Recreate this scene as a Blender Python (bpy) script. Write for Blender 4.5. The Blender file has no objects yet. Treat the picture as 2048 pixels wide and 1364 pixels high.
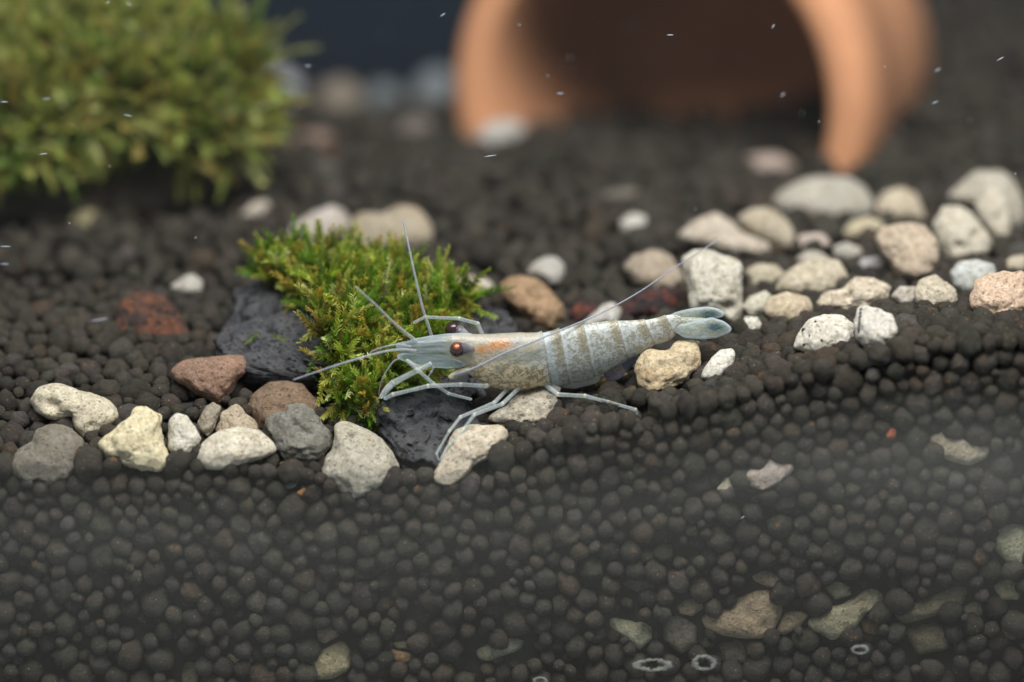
import bpy, bmesh, math, random
import numpy as np
from mathutils import Vector
from mathutils.bvhtree import BVHTree
random.seed(4); RNG = np.random.default_rng(11)
S = 0.001                                   # everything below is written in millimetres
COL = bpy.context.scene.collection

# ------------------------------------------------------------------ camera
TH = math.radians(18); DIST = 420.0; MM = 0.054      # pitch, distance to the shrimp, mm per photo pixel there
FW = np.array([0, math.cos(TH), -math.sin(TH)]); RT = np.array([1., 0, 0]); UP = np.array([0, math.sin(TH), math.cos(TH)])
CAM = -DIST * FW
cd = bpy.data.cameras.new('camera'); cam = bpy.data.objects.new('camera', cd); COL.objects.link(cam)
cam.location = Vector(CAM * S); cam.rotation_euler = (math.radians(90) - TH, 0, 0)
cd.sensor_width = 36; cd.lens = 36 * DIST / (2048 * MM)
cd.clip_start = 0.02; cd.clip_end = 5
cd.dof.use_dof = True; cd.dof.focus_distance = (DIST - 2.8) * S; cd.dof.aperture_fstop = cd.lens / 16.0
bpy.context.scene.camera = cam

# ------------------------------------------------------------------ light
sc = bpy.context.scene
w = bpy.data.worlds.new('World'); sc.world = w; w.use_nodes = True
w.node_tree.nodes['Background'].inputs[0].default_value = (0.80, 0.90, 1.0, 1)
w.node_tree.nodes['Background'].inputs[1].default_value = 0.30
def area(name, loc, target, sx, sy, watts, col):
    l = bpy.data.lights.new(name, 'AREA'); l.shape = 'RECTANGLE'; l.size = sx * S; l.size_y = sy * S
    l.energy = watts; l.color = col
    o = bpy.data.objects.new(name, l); COL.objects.link(o); o.location = Vector(loc) * S
    o.rotation_euler = (Vector(target) - Vector(loc)).to_track_quat('-Z', 'Y').to_euler(); return o
area('tank_lamp', (25, -80, 255), (0, 12, 0), 260, 130, 1.6, (1.0, 0.97, 0.93))
sc.view_settings.view_transform = 'Standard'; sc.view_settings.look = 'None'
sc.view_settings.exposure = 0.2; sc.view_settings.gamma = 1.0
sc.render.engine = 'CYCLES'; sc.cycles.use_denoising = True
sc.cycles.max_bounces = 8; sc.cycles.transparent_max_bounces = 24; sc.cycles.diffuse_bounces = 3; sc.cycles.volume_bounces = 1

# ------------------------------------------------------------------ helpers
YG = -13.0                                            # inner face of the front glass
def P(u, v, y):                                       # photo pixel at world depth y -> mm
    q = RT * ((u - 1024) * MM) + UP * ((682 - v) * MM)
    return CAM + (q - CAM) * ((y - CAM[1]) / (q[1] - CAM[1]))
def project(p):                                       # mm -> pixel, mm per pixel
    d = np.atleast_2d(p) - CAM; k = (d @ FW) / DIST
    return 1024 + (d @ RT) / k / MM, 682 - (d @ UP) / k / MM, k * MM
def Z(ox, oy, s, pts): return [(ox + a / s, oy + b / s) for a, b in pts]

_perm = RNG.permutation(256); _perm = np.concatenate([_perm, _perm, _perm])
_grad = RNG.normal(size=(256, 3)); _grad /= np.linalg.norm(_grad, axis=1)[:, None]
def pnoise(p):
    p = np.asarray(p, float); i = np.floor(p).astype(int); f = p - i; i &= 255
    u = f * f * f * (f * (f * 6 - 15) + 10); out = 0
    for dx in (0, 1):
        for dy in (0, 1):
            for dz in (0, 1):
                h = _perm[_perm[_perm[(i[:, 0] + dx) & 255] + ((i[:, 1] + dy) & 255)] + ((i[:, 2] + dz) & 255)]
                g = _grad[h % 256]; d = f - np.array([dx, dy, dz])
                wt = (u[:, 0] if dx else 1 - u[:, 0]) * (u[:, 1] if dy else 1 - u[:, 1]) * (u[:, 2] if dz else 1 - u[:, 2])
                out = out + wt * (g * d).sum(1)
    return out * 1.6
_ico = {}
def ico(n):
    if n not in _ico:
        bm = bmesh.new(); bmesh.ops.create_icosphere(bm, subdivisions=n, radius=1)
        bm.verts.ensure_lookup_table()
        _ico[n] = (np.array([v.co[:] for v in bm.verts]), np.array([[v.index for v in f.verts] for f in bm.faces])); bm.free()
    return _ico[n]
def new_mesh(name, V, F, smooth=True):
    V = np.asarray(V, float); me = bpy.data.meshes.new(name)
    if isinstance(F, np.ndarray):
        n, k = F.shape
        me.vertices.add(len(V)); me.vertices.foreach_set('co', (V * S).astype(np.float32).ravel())
        me.loops.add(n * k); me.loops.foreach_set('vertex_index', F.astype(np.int32).ravel())
        me.polygons.add(n); me.polygons.foreach_set('loop_start', np.arange(0, n * k, k, dtype=np.int32))
        me.update(calc_edges=True)
    else:
        me.from_pydata([tuple(x) for x in V * S], [], F); me.update()
    if smooth: me.polygons.foreach_set('use_smooth', np.ones(len(me.polygons), bool))
    return me
def color_attr(me, name, C):
    a = me.attributes.new(name, 'FLOAT_COLOR', 'POINT'); C = np.asarray(C, float)
    if C.shape[1] == 3: C = np.concatenate([C, np.ones((len(C), 1))], 1)
    a.data.foreach_set('color', C.astype(np.float32).ravel())
def obj(name, me, mat, parent=None, loc=(0, 0, 0)):
    o = bpy.data.objects.new(name, me); COL.objects.link(o); o.location = Vector(loc) * S
    if mat and me is not None and not me.materials: me.materials.append(mat)
    if parent: o.parent = parent
    return o
def tag(o, label, cat=None, group=None, kind=None):
    o['label'] = label
    if cat: o['category'] = cat
    if group: o['group'] = group
    if kind: o['kind'] = kind
    return o
class Bag:                                            # collects many small shapes into one mesh
    def __init__(s): s.V = []; s.F = []; s.C = []; s.n = 0
    def add(s, V, F, C=None):
        s.V.append(V); s.F.append(F + s.n); s.n += len(V)
        if C is not None: s.C.append(np.broadcast_to(C, (len(V), len(C))) if np.ndim(C) == 1 else C)
    def mesh(s, name, attr='tint'):
        me = new_mesh(name, np.concatenate(s.V), np.concatenate(s.F))
        if s.C: color_attr(me, attr, np.concatenate(s.C))
        return me

# ------------------------------------------------------------------ materials
class N:
    def __init__(s, name):
        s.m = bpy.data.materials.new(name); s.m.use_nodes = True; s.t = s.m.node_tree; s.t.nodes.clear()
        s.out = s.t.nodes.new('ShaderNodeOutputMaterial')
    def n(s, typ, ins=None, **kw):
        nd = s.t.nodes.new('ShaderNode' + typ)
        for k, v in kw.items(): setattr(nd, k, v)
        for k, v in (ins or {}).items():
            if isinstance(v, bpy.types.NodeSocket): s.t.links.new(v, nd.inputs[k])
            else: nd.inputs[k].default_value = v
        return nd
    def pos(s):
        g = s.n('NewGeometry'); m = s.n('VectorMath', {0: g.outputs['Position'], 1: (1000, 1000, 1000)}, operation='MULTIPLY'); return m.outputs[0]
    def noise(s, p, scale, detail=3, rough=0.55, dist=0.0):
        return s.n('TexNoise', {'Vector': p, 'Scale': scale, 'Detail': detail, 'Roughness': rough, 'Distortion': dist}).outputs[0]
    def ramp(s, f, stops):
        r = s.n('ValToRGB', {0: f}); e = r.color_ramp.elements
        while len(e) < len(stops): e.new(0.5)
        for el, (x, c) in zip(e, stops): el.position = x; el.color = (c, c, c, 1) if not hasattr(c, '__len__') else (*c, 1)
        return r.outputs[0]
    def mix(s, f, a, b, mode='MIX'):
        m = s.n('Mix', data_type='RGBA', blend_type=mode)
        for k, v in ((0, f), (6, a), (7, b)):
            if isinstance(v, bpy.types.NodeSocket): s.t.links.new(v, m.inputs[k])
            else: m.inputs[k].default_value = v if k == 0 or len(v) == 4 else (*v, 1)
        return m.outputs[2]
    def math(s, op, a, b=0.0):
        return s.n('Math', {0: a, 1: b}, operation=op).outputs[0]
    def bump(s, h, dist, strength=1.0, normal=None):
        ins = {'Height': h, 'Distance': dist * S, 'Strength': strength}
        if normal is not None: ins['Normal'] = normal
        return s.n('Bump', ins).outputs[0]
    def done(s, sh): s.t.links.new(sh, s.out.inputs['Surface']); return s.m

def mat_soil(name, use_object):
    m = N(name); p = m.pos()
    tint = m.n('ObjectInfo').outputs['Color'] if use_object else m.n('Attribute', attribute_name='tint').outputs['Color']
    g = m.noise(p, 1.6, 6, 0.72)
    c = m.mix(m.ramp(g, [(0.3, 0.0), (0.7, 1.0)]), m.mix(1.0, tint, (0.60, 0.60, 0.62), 'MULTIPLY'), m.mix(1.0, tint, (1.45, 1.38, 1.26), 'MULTIPLY'))
    o = m.ramp(m.noise(p, 0.75, 5, 0.65), [(0.64, 0.0), (0.70, 1.0)])
    c = m.mix(m.math('MULTIPLY', o, 0.8), c, (0.20, 0.095, 0.035))
    v = m.n('TexVoronoi', {'Vector': p, 'Scale': 1.35}).outputs['Distance']
    c = m.mix(m.math('MULTIPLY', m.ramp(v, [(0.085, 1.0), (0.12, 0.0)]), 0.85), c, (0.30, 0.23, 0.14))
    h = m.math('ADD', m.noise(p, 3.2, 5, 0.7), m.math('MULTIPLY', m.noise(p, 12, 3, 0.6), 0.35))
    b = m.n('BsdfPrincipled', {'Base Color': c, 'Roughness': 0.82, 'Specular IOR Level': 0.22, 'Normal': m.bump(h, 0.5, 1.0)})
    return m.done(b.outputs[0])
def mat_stone(name, speck=0.5, stain=(0.30, 0.20, 0.10), stain_amt=0.55, relief=0.5):
    m = N(name); p = m.pos(); oc = m.n('ObjectInfo').outputs['Color']
    big = m.noise(p, 0.28, 4, 0.6, 0.4)
    c = m.mix(m.ramp(m.noise(p, 0.9, 6, 0.68), [(0.3, 0.0), (0.68, 1.0)]), m.mix(1.0, oc, (0.70, 0.66, 0.60), 'MULTIPLY'), m.mix(1.0, oc, (1.16, 1.16, 1.18), 'MULTIPLY'))
    c = m.mix(m.math('MULTIPLY', m.ramp(big, [(0.52, 0.0), (0.72, 1.0)]), stain_amt), c, m.mix(0.62, oc, stain))
    pits = m.ramp(m.noise(p, 2.6, 3, 0.6), [(0.32, 1.0), (0.40, 0.0)])
    c = m.mix(m.math('MULTIPLY', pits, 0.5), c, (0.10, 0.085, 0.06))
    v = m.n('TexVoronoi', {'Vector': p, 'Scale': 1.15, 'Randomness': 1.0}).outputs['Distance']
    c = m.mix(m.math('MULTIPLY', m.ramp(v, [(0.08, 1.0), (0.13, 0.0)]), speck), c, (0.05, 0.05, 0.055))
    gr = m.noise(p, 3.3, 5, 0.75)
    c = m.mix(1.0, c, m.ramp(gr, [(0.33, 0.70), (0.66, 1.16)]), 'MULTIPLY')
    h = m.math('ADD', m.noise(p, 1.5, 6, 0.72), m.math('MULTIPLY', gr, 0.55))
    h = m.math('SUBTRACT', h, m.math('MULTIPLY', pits, 0.5))
    b = m.n('BsdfPrincipled', {'Base Color': c, 'Roughness': 0.86, 'Specular IOR Level': 0.2, 'Normal': m.bump(h, relief, 0.9)})
    return m.done(b.outputs[0])
def mat_lava(name, col, warm, lim=(0.35, 0.7)):
    m = N(name); p = m.pos()
    c = m.mix(m.ramp(m.noise(p, 0.5, 6, 0.7), [(lim[0], 0.0), (lim[1], 1.0)]), col, warm)
    v = m.n('TexVoronoi', {'Vector': p, 'Scale': 1.3, 'Randomness': 1.0}, feature='SMOOTH_F1').outputs['Distance']
    pit = m.ramp(v, [(0.12, 1.0), (0.36, 0.0)])
    c = m.mix(m.math('MULTIPLY', pit, 0.6), c, (0.012, 0.012, 0.014))
    c = m.mix(m.math('MULTIPLY', m.ramp(m.noise(p, 1.9, 5, 0.75), [(0.6, 0.0), (0.75, 1.0)]), 0.5), c, (0.16, 0.18, 0.2))
    h = m.math('SUBTRACT', m.noise(p, 2.0, 7, 0.75), m.math('MULTIPLY', pit, 0.6))
    b = m.n('BsdfPrincipled', {'Base Color': c, 'Roughness': 0.8, 'Specular IOR Level': 0.3, 'Normal': m.bump(h, 1.0, 1.0)})
    return m.done(b.outputs[0])
def mat_plain(name, col, rough=0.7, var=0.25, scale=0.5, relief=0.1, spec=0.25):
    m = N(name); p = m.pos(); f = m.noise(p, scale, 5, 0.6)
    c = m.mix(f, tuple(x * (1 - var) for x in col), tuple(x * (1 + var) for x in col))
    b = m.n('BsdfPrincipled', {'Base Color': c, 'Roughness': rough, 'Specular IOR Level': spec, 'Normal': m.bump(m.noise(p, scale * 6, 4, 0.6), relief, 0.7)})
    return m.done(b.outputs[0])
def mat_moss(name):
    m = N(name); c = m.n('Attribute', attribute_name='tint').outputs['Color']
    a = m.n('BsdfPrincipled', {'Base Color': c, 'Roughness': 0.55, 'Specular IOR Level': 0.3})
    t = m.n('BsdfTranslucent', {'Color': m.mix(1.0, c, (1.25, 1.2, 0.6), 'MULTIPLY')})
    return m.done(m.n('MixShader', {0: 0.42, 1: a.outputs[0], 2: t.outputs[0]}).outputs[0])
def mat_shrimp(name):
    m = N(name); p = m.pos()
    net = m.n('Attribute', attribute_name='net').outputs['Color']; at = m.n('Attribute', attribute_name='mark')
    sp = m.n('SeparateColor', {0: at.outputs['Color']}).outputs       # R blotch amount, G band, B solidity
    f1 = m.noise(p, 2.0, 3, 0.6, 0.5); f2 = m.noise(p, 5.0, 2, 0.5)
    f = m.math('ADD', m.math('MULTIPLY', f1, 0.72), m.math('MULTIPLY', f2, 0.28))
    thr = m.math('SUBTRACT', 0.515, m.math('MULTIPLY', sp[1], 0.13))
    msk = m.math('MULTIPLY', m.ramp(m.math('ADD', m.math('SUBTRACT', f, thr), 0.5), [(0.475, 0.0), (0.515, 1.0)]), sp[0])
    inner = m.ramp(m.noise(p, 9, 2, 0.5), [(0.35, 0.0), (0.6, 1.0)])
    blot = m.mix(inner, (0.115, 0.098, 0.05), (0.24, 0.20, 0.11))
    c = m.mix(msk, net, m.mix(0.2, blot, net))
    c = m.mix(m.math('MULTIPLY', m.ramp(m.noise(p, 6.5, 2, 0.5), [(0.68, 0.0), (0.72, 1.0)]), 0.5), c, (0.75, 0.72, 0.62))
    b = m.n('BsdfPrincipled', {'Base Color': c, 'Roughness': 0.27, 'Specular IOR Level': 0.45, 'Subsurface Weight': 0.25,
            'Subsurface Radius': (1, 0.8, 0.6), 'Subsurface Scale': 0.14 * S, 'Normal': m.bump(f, 0.18, 0.9)})
    al = m.math('MINIMUM', m.math('ADD', sp[2], m.math('MULTIPLY', msk, 0.22)), 1.0)
    t = m.n('BsdfTransparent', {'Color': (0.86, 0.93, 0.95, 1)})
    return m.done(m.n('MixShader', {0: al, 1: t.outputs[0], 2: b.outputs[0]}).outputs[0])
def mat_limb(name):
    m = N(name); at = m.n('Attribute', attribute_name='tint'); p = m.pos()
    k = m.ramp(m.noise(p, 4.0, 3, 0.6), [(0.35, 0.75), (0.65, 1.1)])
    b = m.n('BsdfPrincipled', {'Base Color': m.mix(1.0, at.outputs['Color'], k, 'MULTIPLY'), 'Roughness': 0.3, 'Specular IOR Level': 0.4,
            'Subsurface Weight': 0.2, 'Subsurface Scale': 0.3 * S})
    lw = m.n('LayerWeight', {'Blend': 0.45}).outputs['Facing']       # a hollow glassy tube: clear in the middle, denser towards its edges
    al = m.math('MINIMUM', m.math('MULTIPLY', at.outputs['Alpha'], m.math('ADD', 0.62, m.math('MULTIPLY', lw, 0.9))), 1.0)
    t = m.n('BsdfTransparent', {'Color': (0.9, 0.95, 0.97, 1)})
    return m.done(m.n('MixShader', {0: al, 1: t.outputs[0], 2: b.outputs[0]}).outputs[0])
M_SOIL = mat_soil('soil pellet', False); M_SOIL_O = mat_soil('soil pellet single', True)
M_STONE = mat_stone('pale stone'); M_CLEAN = mat_stone('clean white stone', 0.25, (0.45, 0.36, 0.22), 0.4)
M_GREY = mat_stone('grey stone', 0.4, (0.14, 0.12, 0.1), 0.4, 0.6)
M_LAVA = mat_lava('black lava', (0.042, 0.046, 0.055), (0.17, 0.165, 0.17)); M_RUST = mat_lava('rusty lava', (0.045, 0.034, 0.036), (0.34, 0.085, 0.045), (0.50, 0.72))
M_MOSS = mat_moss('moss leaf'); M_SHRIMP = mat_shrimp('shrimp shell'); M_LIMB = mat_limb('shrimp limb')
M_POT = mat_plain('terracotta', (0.54, 0.26, 0.135), 0.75, 0.18, 0.12, 0.2)
M_BACK = mat_plain('dark back pane', (0.010, 0.016, 0.025), 0.5, 0.3, 0.01, 0.0, 0.1)
M_DARK = mat_plain('dark mud', (0.022, 0.019, 0.016), 0.95, 0.3, 1.0, 0.2)
M_SPOT = mat_plain('black algae', (0.018, 0.02, 0.024), 0.6, 0.3, 2.0, 0.1)
M_LIME = mat_plain('limescale', (0.33, 0.34, 0.30), 0.9, 0.4, 2.0, 0.2)
M_SPECK = mat_plain('pale speck', (0.36, 0.4, 0.46), 0.8, 0.2, 2.0, 0.0)

# ------------------------------------------------------------------ ground heights from contact pixels (thin plate through control points)
COLS = {-160: [(950, -13), (805, -2), (705, 8), (625, 18), (545, 30), (455, 47), (385, 62), (300, 82), (235, 108), (190, 145)],
        200: [(943, -13), (800, -2), (700, 8), (620, 18), (540, 30), (450, 47), (380, 62), (300, 82), (235, 108), (190, 145)],
        480: [(950, -13), (805, -3), (710, 8), (620, 18), (530, 32), (440, 48), (365, 64), (295, 84), (240, 108), (195, 145)],
        760: [(975, -13), (850, -4), (730, 7), (620, 18), (520, 32), (430, 48), (350, 64), (300, 82), (245, 106), (200, 145)],
        1000: [(925, -13), (830, -4), (720, 7), (620, 18), (520, 32), (430, 48), (355, 63), (303, 82), (250, 106), (200, 145)],
        1200: [(855, -13), (795, -4), (715, 7), (620, 18), (520, 32), (430, 48), (357, 63), (305, 82), (255, 106), (200, 145)],
        1500: [(790, -13), (720, -3), (650, 7), (565, 20), (475, 36), (395, 55), (335, 76), (290, 95), (230, 118), (170, 145)],
        1800: [(708, -13), (648, -5), (618, 6), (545, 19), (465, 36), (385, 55), (305, 78), (215, 100), (120, 122), (30, 145)],
        2200: [(688, -13), (628, -5), (602, 6), (530, 19), (450, 36), (365, 55), (280, 76), (180, 98), (70, 120), (-30, 145)]}
CP = np.array([P(u, v, y) for u, l in COLS.items() for v, y in l])
def _phi(r2): return np.where(r2 > 1e-9, r2 * np.log(np.maximum(r2, 1e-9)), 0.0)
_A = _phi(((CP[:, None, :2] - CP[None, :, :2]) ** 2).sum(2)) + np.eye(len(CP)) * 40.0
_Pm = np.c_[np.ones(len(CP)), CP[:, :2]]
_W = np.linalg.solve(np.block([[_A, _Pm], [_Pm.T, np.zeros((3, 3))]]), np.r_[CP[:, 2], 0, 0, 0])
def ground(x, y):
    x = np.clip(np.asarray(x, float), -85, 88); y = np.clip(np.asarray(y, float), -14, 148); sh = x.shape; x = x.ravel(); y = y.ravel(); out = np.empty(len(x))
    for i in range(0, len(x), 4000):
        a, b = x[i:i + 4000], y[i:i + 4000]
        out[i:i + 4000] = _phi((a[:, None] - CP[:, 0]) ** 2 + (b[:, None] - CP[:, 1]) ** 2) @ _W[:-3] + _W[-3] + _W[-2] * a + _W[-1] * b
    return out.reshape(sh)
def contact(u, v):                                    # depth at which the sight line of a pixel meets the soil
    ys = np.arange(YG, 148, 0.5); q = np.array([P(u, v, y) for y in ys]); hit = np.nonzero(q[:, 2] <= ground(q[:, 0], q[:, 1]))[0]
    return ys[hit[0]] if len(hit) else 148.0

# ------------------------------------------------------------------ setting: back pane, front glass, soil
me = new_mesh('back_pane', [(-170, 152, -60), (170, 152, -60), (170, 152, 150), (-170, 152, 150), (-170, 156, -60), (170, 156, -60), (170, 156, 150), (-170, 156, 150)],
              [(0, 1, 2, 3), (7, 6, 5, 4), (0, 4, 5, 1), (3, 2, 6, 7), (1, 5, 6, 2), (0, 3, 7, 4)], False)
tag(obj('back_wall', me, M_BACK), 'dark navy back wall of the aquarium', kind='structure')
gl = N('clear glass'); gm = gl.done(gl.n('BsdfTransparent', {'Color': (0.985, 0.99, 0.99, 1)}).outputs[0])
me = new_mesh('front_pane', [(x, y, z) for x in (-120, 120) for y in (YG - 6, YG - 0.6) for z in (-60, 120)],
              [(0, 1, 3, 2), (4, 6, 7, 5), (0, 4, 5, 1), (2, 3, 7, 6), (0, 2, 6, 4), (1, 5, 7, 3)], False)
tag(obj('front_glass', me, gm), 'clear front glass pane of the aquarium', kind='structure')

gx = np.linspace(-95, 100, 100); gy = np.r_[YG + 2.0, np.linspace(YG + 4, 152, 80)]
X, Y = np.meshgrid(gx, gy); Zg = ground(X, Y) - 2.4; Zg[0] -= 1.0
V = np.c_[X.ravel(), Y.ravel(), Zg.ravel()]; nx = len(gx)
F = [(j * nx + i, j * nx + i + 1, (j + 1) * nx + i + 1, (j + 1) * nx + i) for j in range(len(gy) - 1) for i in range(nx - 1)]
nb = len(V); V = np.r_[V, np.c_[gx, np.full(nx, YG + 2.0), np.full(nx, -58.0)]]
F += [(nb + i, nb + i + 1, i + 1, i) for i in range(nx - 1)]
SOIL = tag(obj('soil_ground', new_mesh('soil_ground', V, F), M_DARK), 'bed of dark brown aquarium soil pellets heaped against the glass', kind='structure')

# ------------------------------------------------------------------ stones: an outline per stone, given its own depth and thickness
STONES = []
def outline_r(pts, uc, vc, k):
    p = np.array(pts, float); p = np.c_[(p[:, 0] - uc), (vc - p[:, 1])] * k
    d = np.concatenate([p[i] + (p[(i + 1) % len(p)] - p[i]) * np.linspace(0, 1, 40, endpoint=False)[:, None] for i in range(len(p))])
    a = np.arctan2(d[:, 1], d[:, 0]); r = np.hypot(d[:, 0], d[:, 1]); o = np.argsort(a); a, r = a[o], r[o]
    g = np.linspace(-math.pi, math.pi, 361)[:-1]; rr = np.interp(g, np.r_[a - 2 * math.pi, a, a + 2 * math.pi], np.r_[r, r, r])
    ker = np.exp(-(np.arange(-12, 13) / 5.0) ** 2); ker /= ker.sum()
    rr = np.convolve(np.r_[rr[-12:], rr, rr[:12]], ker, 'valid')
    return lambda phi: np.interp(phi, np.r_[g, math.pi], np.r_[rr, rr[0]])
def centroid(pts):
    p = np.array(pts, float); q = np.roll(p, -1, 0); c = p[:, 0] * q[:, 1] - q[:, 0] * p[:, 1]
    return ((p + q) * c[:, None]).sum(0) / (3 * c.sum())
def stone(name, pts, col, label, group=None, mat=None, T=0.85, dy=0.0, y=None, tilt=0.35, sub=4, rough=1.0, rim=0.45, pits=3, power=0.78, cat='stone', holes=(), sink=0.0):
    uc, vc = centroid(pts); vb = max(p[1] for p in pts); R0 = math.sqrt(abs(sum(pts[i - 1][0] * pts[i][1] - pts[i][0] * pts[i - 1][1] for i in range(len(pts)))) / 2 / math.pi)
    if y is None:
        yc = contact(uc, vb - 0.25 * R0); k = MM * (DIST + yc) / DIST; Rm = R0 * k
        y = yc + Rm * 0.45 + dy
    k = MM * (DIST + y * FW[1]) / DIST; Rm = R0 * k; Tm = Rm * T
    c3 = P(uc, vc, y); k = MM * ((c3 - CAM) @ FW) / DIST
    rf = outline_r(pts, uc, vc, k); D, F = ico(sub)
    if group != BURIED:                                 # slide back along the sight line until it only just touches the glass
        bb = np.linspace(-math.pi, math.pi, 73); rb = rf(bb)[:, None] * np.sin(bb)[:, None] * np.linspace(0, 1, 12) ** power
        front = (c3[1] + rb * UP[1] + (tilt * rb - Tm * np.sqrt(1 - np.linspace(0, 1, 12) ** 2)) * FW[1]).min()
        if front < YG + 0.1:
            c3 = P(uc, vc, y + (YG + 0.1 - front) * 0.8)
    rho = np.sqrt(np.maximum(0, 1 - D[:, 2] ** 2)); phi = np.arctan2(D[:, 1], D[:, 0]); r = rf(phi) * rho ** power
    a, b, dep = r * np.cos(phi), r * np.sin(phi), Tm * D[:, 2]
    nrm = np.c_[D[:, 0], D[:, 1], D[:, 2] * 1.15]; nrm /= np.linalg.norm(nrm, axis=1)[:, None]
    qs = np.c_[a, b, dep]; q = np.c_[a, b, dep + (tilt * b if sub >= 6 else 0)]; off = RNG.uniform(0, 200, 3)
    h = 0.14 * pnoise(q * (1.1 / Rm) + off) + 0.09 * pnoise(q * (2.6 / Rm) + off) + 0.045 * pnoise(q * (6 / Rm) + off)
    if sub >= 5: h += 0.022 * pnoise(q * (14 / Rm) + off) - 0.13 * np.maximum(0, pnoise(q * (5.5 / Rm) + off + 50) - 0.32)
    if sub >= 6:                                        # slag: sharp ridges and many gas holes
        h += 0.09 * (0.5 - np.abs(pnoise(q * 0.36 + off))) + 0.06 * (0.4 - np.abs(pnoise(q * 0.9 + off + 9))) - 0.13 * np.maximum(0, pnoise(q * 0.8 + off + 70) - 0.15)
    h = h * rough * (rim + (1 - rim) * np.abs(D[:, 2]))     # keep the outline, roughen the faces
    for _ in range(pits):
        i = RNG.integers(len(q)); s = Rm * RNG.uniform(0.08, 0.2); h -= RNG.uniform(0.06, 0.16) * np.exp(-((q - q[i]) ** 2).sum(1) / s ** 2)
    for (hu, hv, hr) in holes:                          # real holes, at the pixel they show in
        hp = np.array([(hu - uc) * k, (vc - hv) * k]); d2 = ((q[:, :2] - hp) ** 2).sum(1); s = hr * k
        h -= np.where(D[:, 2] < 0.2, 1.3 * (s / Rm) * np.exp(-(d2 / s ** 2) ** 1.6), 0)
    q = qs + nrm * (h * Rm)[:, None]
    V = q[:, :1] * RT + q[:, 1:2] * UP + (q[:, 2:] + tilt * q[:, 1:2]) * FW
    W = V + c3; W[:, 1] = np.maximum(W[:, 1], YG + 0.15); V = W - c3
    o = obj(name, new_mesh(name, V, F[:, ::-1]), mat or M_STONE, None, c3); o.color = (*col, 1)
    tag(o, label, cat, group)
    STONES.append(dict(c=c3, rf=rf, T=Tm, tilt=tilt, o=o, V=W, F=F, wall=(group == BURIED or name == 'chip')))
    return o
def bvh_of(o):
    me = o.data; return BVHTree.FromPolygons([tuple((v.co + o.location) / S) for v in me.vertices], [tuple(p.vertices) for p in me.polygons])
def hit_px(bvh, u, v):
    d = P(u, v, 10) - CAM; d /= np.linalg.norm(d); loc, n, i, dist = bvh.ray_cast(Vector(CAM), Vector(d))
    if loc is None: return None, None
    n = np.array(n); n = n if n @ d < 0 else -n
    return np.array(loc), n
def Za(p): return Z(0, 520, 2.728, p)
def Zr(p): return Z(1240, 320, 2.5347, p)
def Zt(p): return Z(1220, 580, 5.681, p)
def Zl(p): return Z(840, 740, 4.452, p)
def Zc(p): return Z(760, 440, 4.6545, p)
def Zm(p): return Z(1000, 440, 2.728, p)
def Zb(p): return Z(0, 0, 2.2756, p)
def Zp(p): return Z(850, 0, 1.7095, p)
def Z8(p): return Z(1024, 780, 2, p)
def Z7(p): return Z(0, 900, 2, p)
def Z9(p): return Z(380, 720, 3.938, p)
FR = 'loose stones along the front of the glass'; PILE = 'pale coral stones in the pile behind the shrimp tail'
BURIED = 'stones buried in the soil against the glass'; FAR = 'blurred stones far back on the soil'

stone('coral_stone', Za([(148, 770), (200, 690), (290, 678), (420, 705), (560, 745), (640, 800), (665, 855), (620, 900), (560, 960), (490, 1000), (440, 960), (400, 905), (330, 890), (250, 855), (180, 825)]), (.66, .60, .46),
      'cream elongated coral stone with two dark hollows, leaning over a round grey stone', FR, M_CLEAN, sub=5, holes=[(108, 812, 15), (137, 838, 14), (188, 848, 6)], dy=1.5, tilt=0.2)
stone('grey_stone', Za([(45, 1120), (80, 1040), (160, 985), (190, 920), (290, 898), (380, 920), (450, 970), (470, 1050), (440, 1130), (400, 1200), (250, 1235), (120, 1210), (60, 1170)]), (.25, .23, .185),
      'round grey-brown pitted stone below the cream stone with hollows', FR, M_GREY, sub=5, pits=10)
stone('coral_stone', Za([(535, 1000), (620, 920), (710, 850), (730, 795), (800, 785), (885, 850), (870, 920), (900, 1020), (935, 1080), (890, 1150), (820, 1145), (680, 1120), (570, 1075)]), (.76, .68, .46),
      'yellowish cream bell-shaped coral stone with a knobbed top', FR, M_CLEAN, sub=5, rough=1.4)
stone('coral_stone', Za([(915, 1000), (920, 880), (960, 835), (1020, 850), (1060, 910), (1105, 970), (1080, 1010), (1030, 1080), (960, 1070), (920, 1030)]), (.66, .63, .54),
      'small white upright stone between the bell-shaped stone and the oval one', FR, M_CLEAN, sub=5)
stone('pebble', Za([(1075, 890), (1120, 800), (1160, 772), (1210, 800), (1190, 860), (1175, 920), (1140, 970), (1090, 940)]), (.36, .32, .25), 'narrow grey-beige pebble standing behind the small white stone', FR, M_GREY, sub=5, dy=0.8)
stone('coral_stone', Za([(1175, 930), (1200, 850), (1250, 800), (1290, 780), (1330, 820), (1380, 870), (1420, 930), (1380, 980), (1200, 980)]), (.52, .44, .33), 'beige conical stone with a pale tip behind the oval cream stone', FR, sub=5, rough=1.3, dy=1.2)
stone('coral_stone', Za([(1070, 1060), (1110, 990), (1190, 930), (1300, 905), (1420, 930), (1500, 1000), (1505, 1050), (1430, 1085), (1300, 1120), (1180, 1148), (1090, 1130)]), (.68, .63, .51), 'smooth oval cream stone lying in front of the beige conical stone', FR, M_CLEAN, sub=5, rough=0.7)
stone('grey_stone', Za([(1440, 880), (1500, 820), (1560, 825), (1570, 785), (1650, 795), (1740, 860), (1800, 940), (1815, 1010), (1780, 1080), (1680, 1100), (1560, 1085), (1480, 980)]), (.25, .24, .21), 'dark grey rough knobbly stone beside the big pale stone', FR, M_GREY, sub=5, rough=1.7, pits=9)
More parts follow.
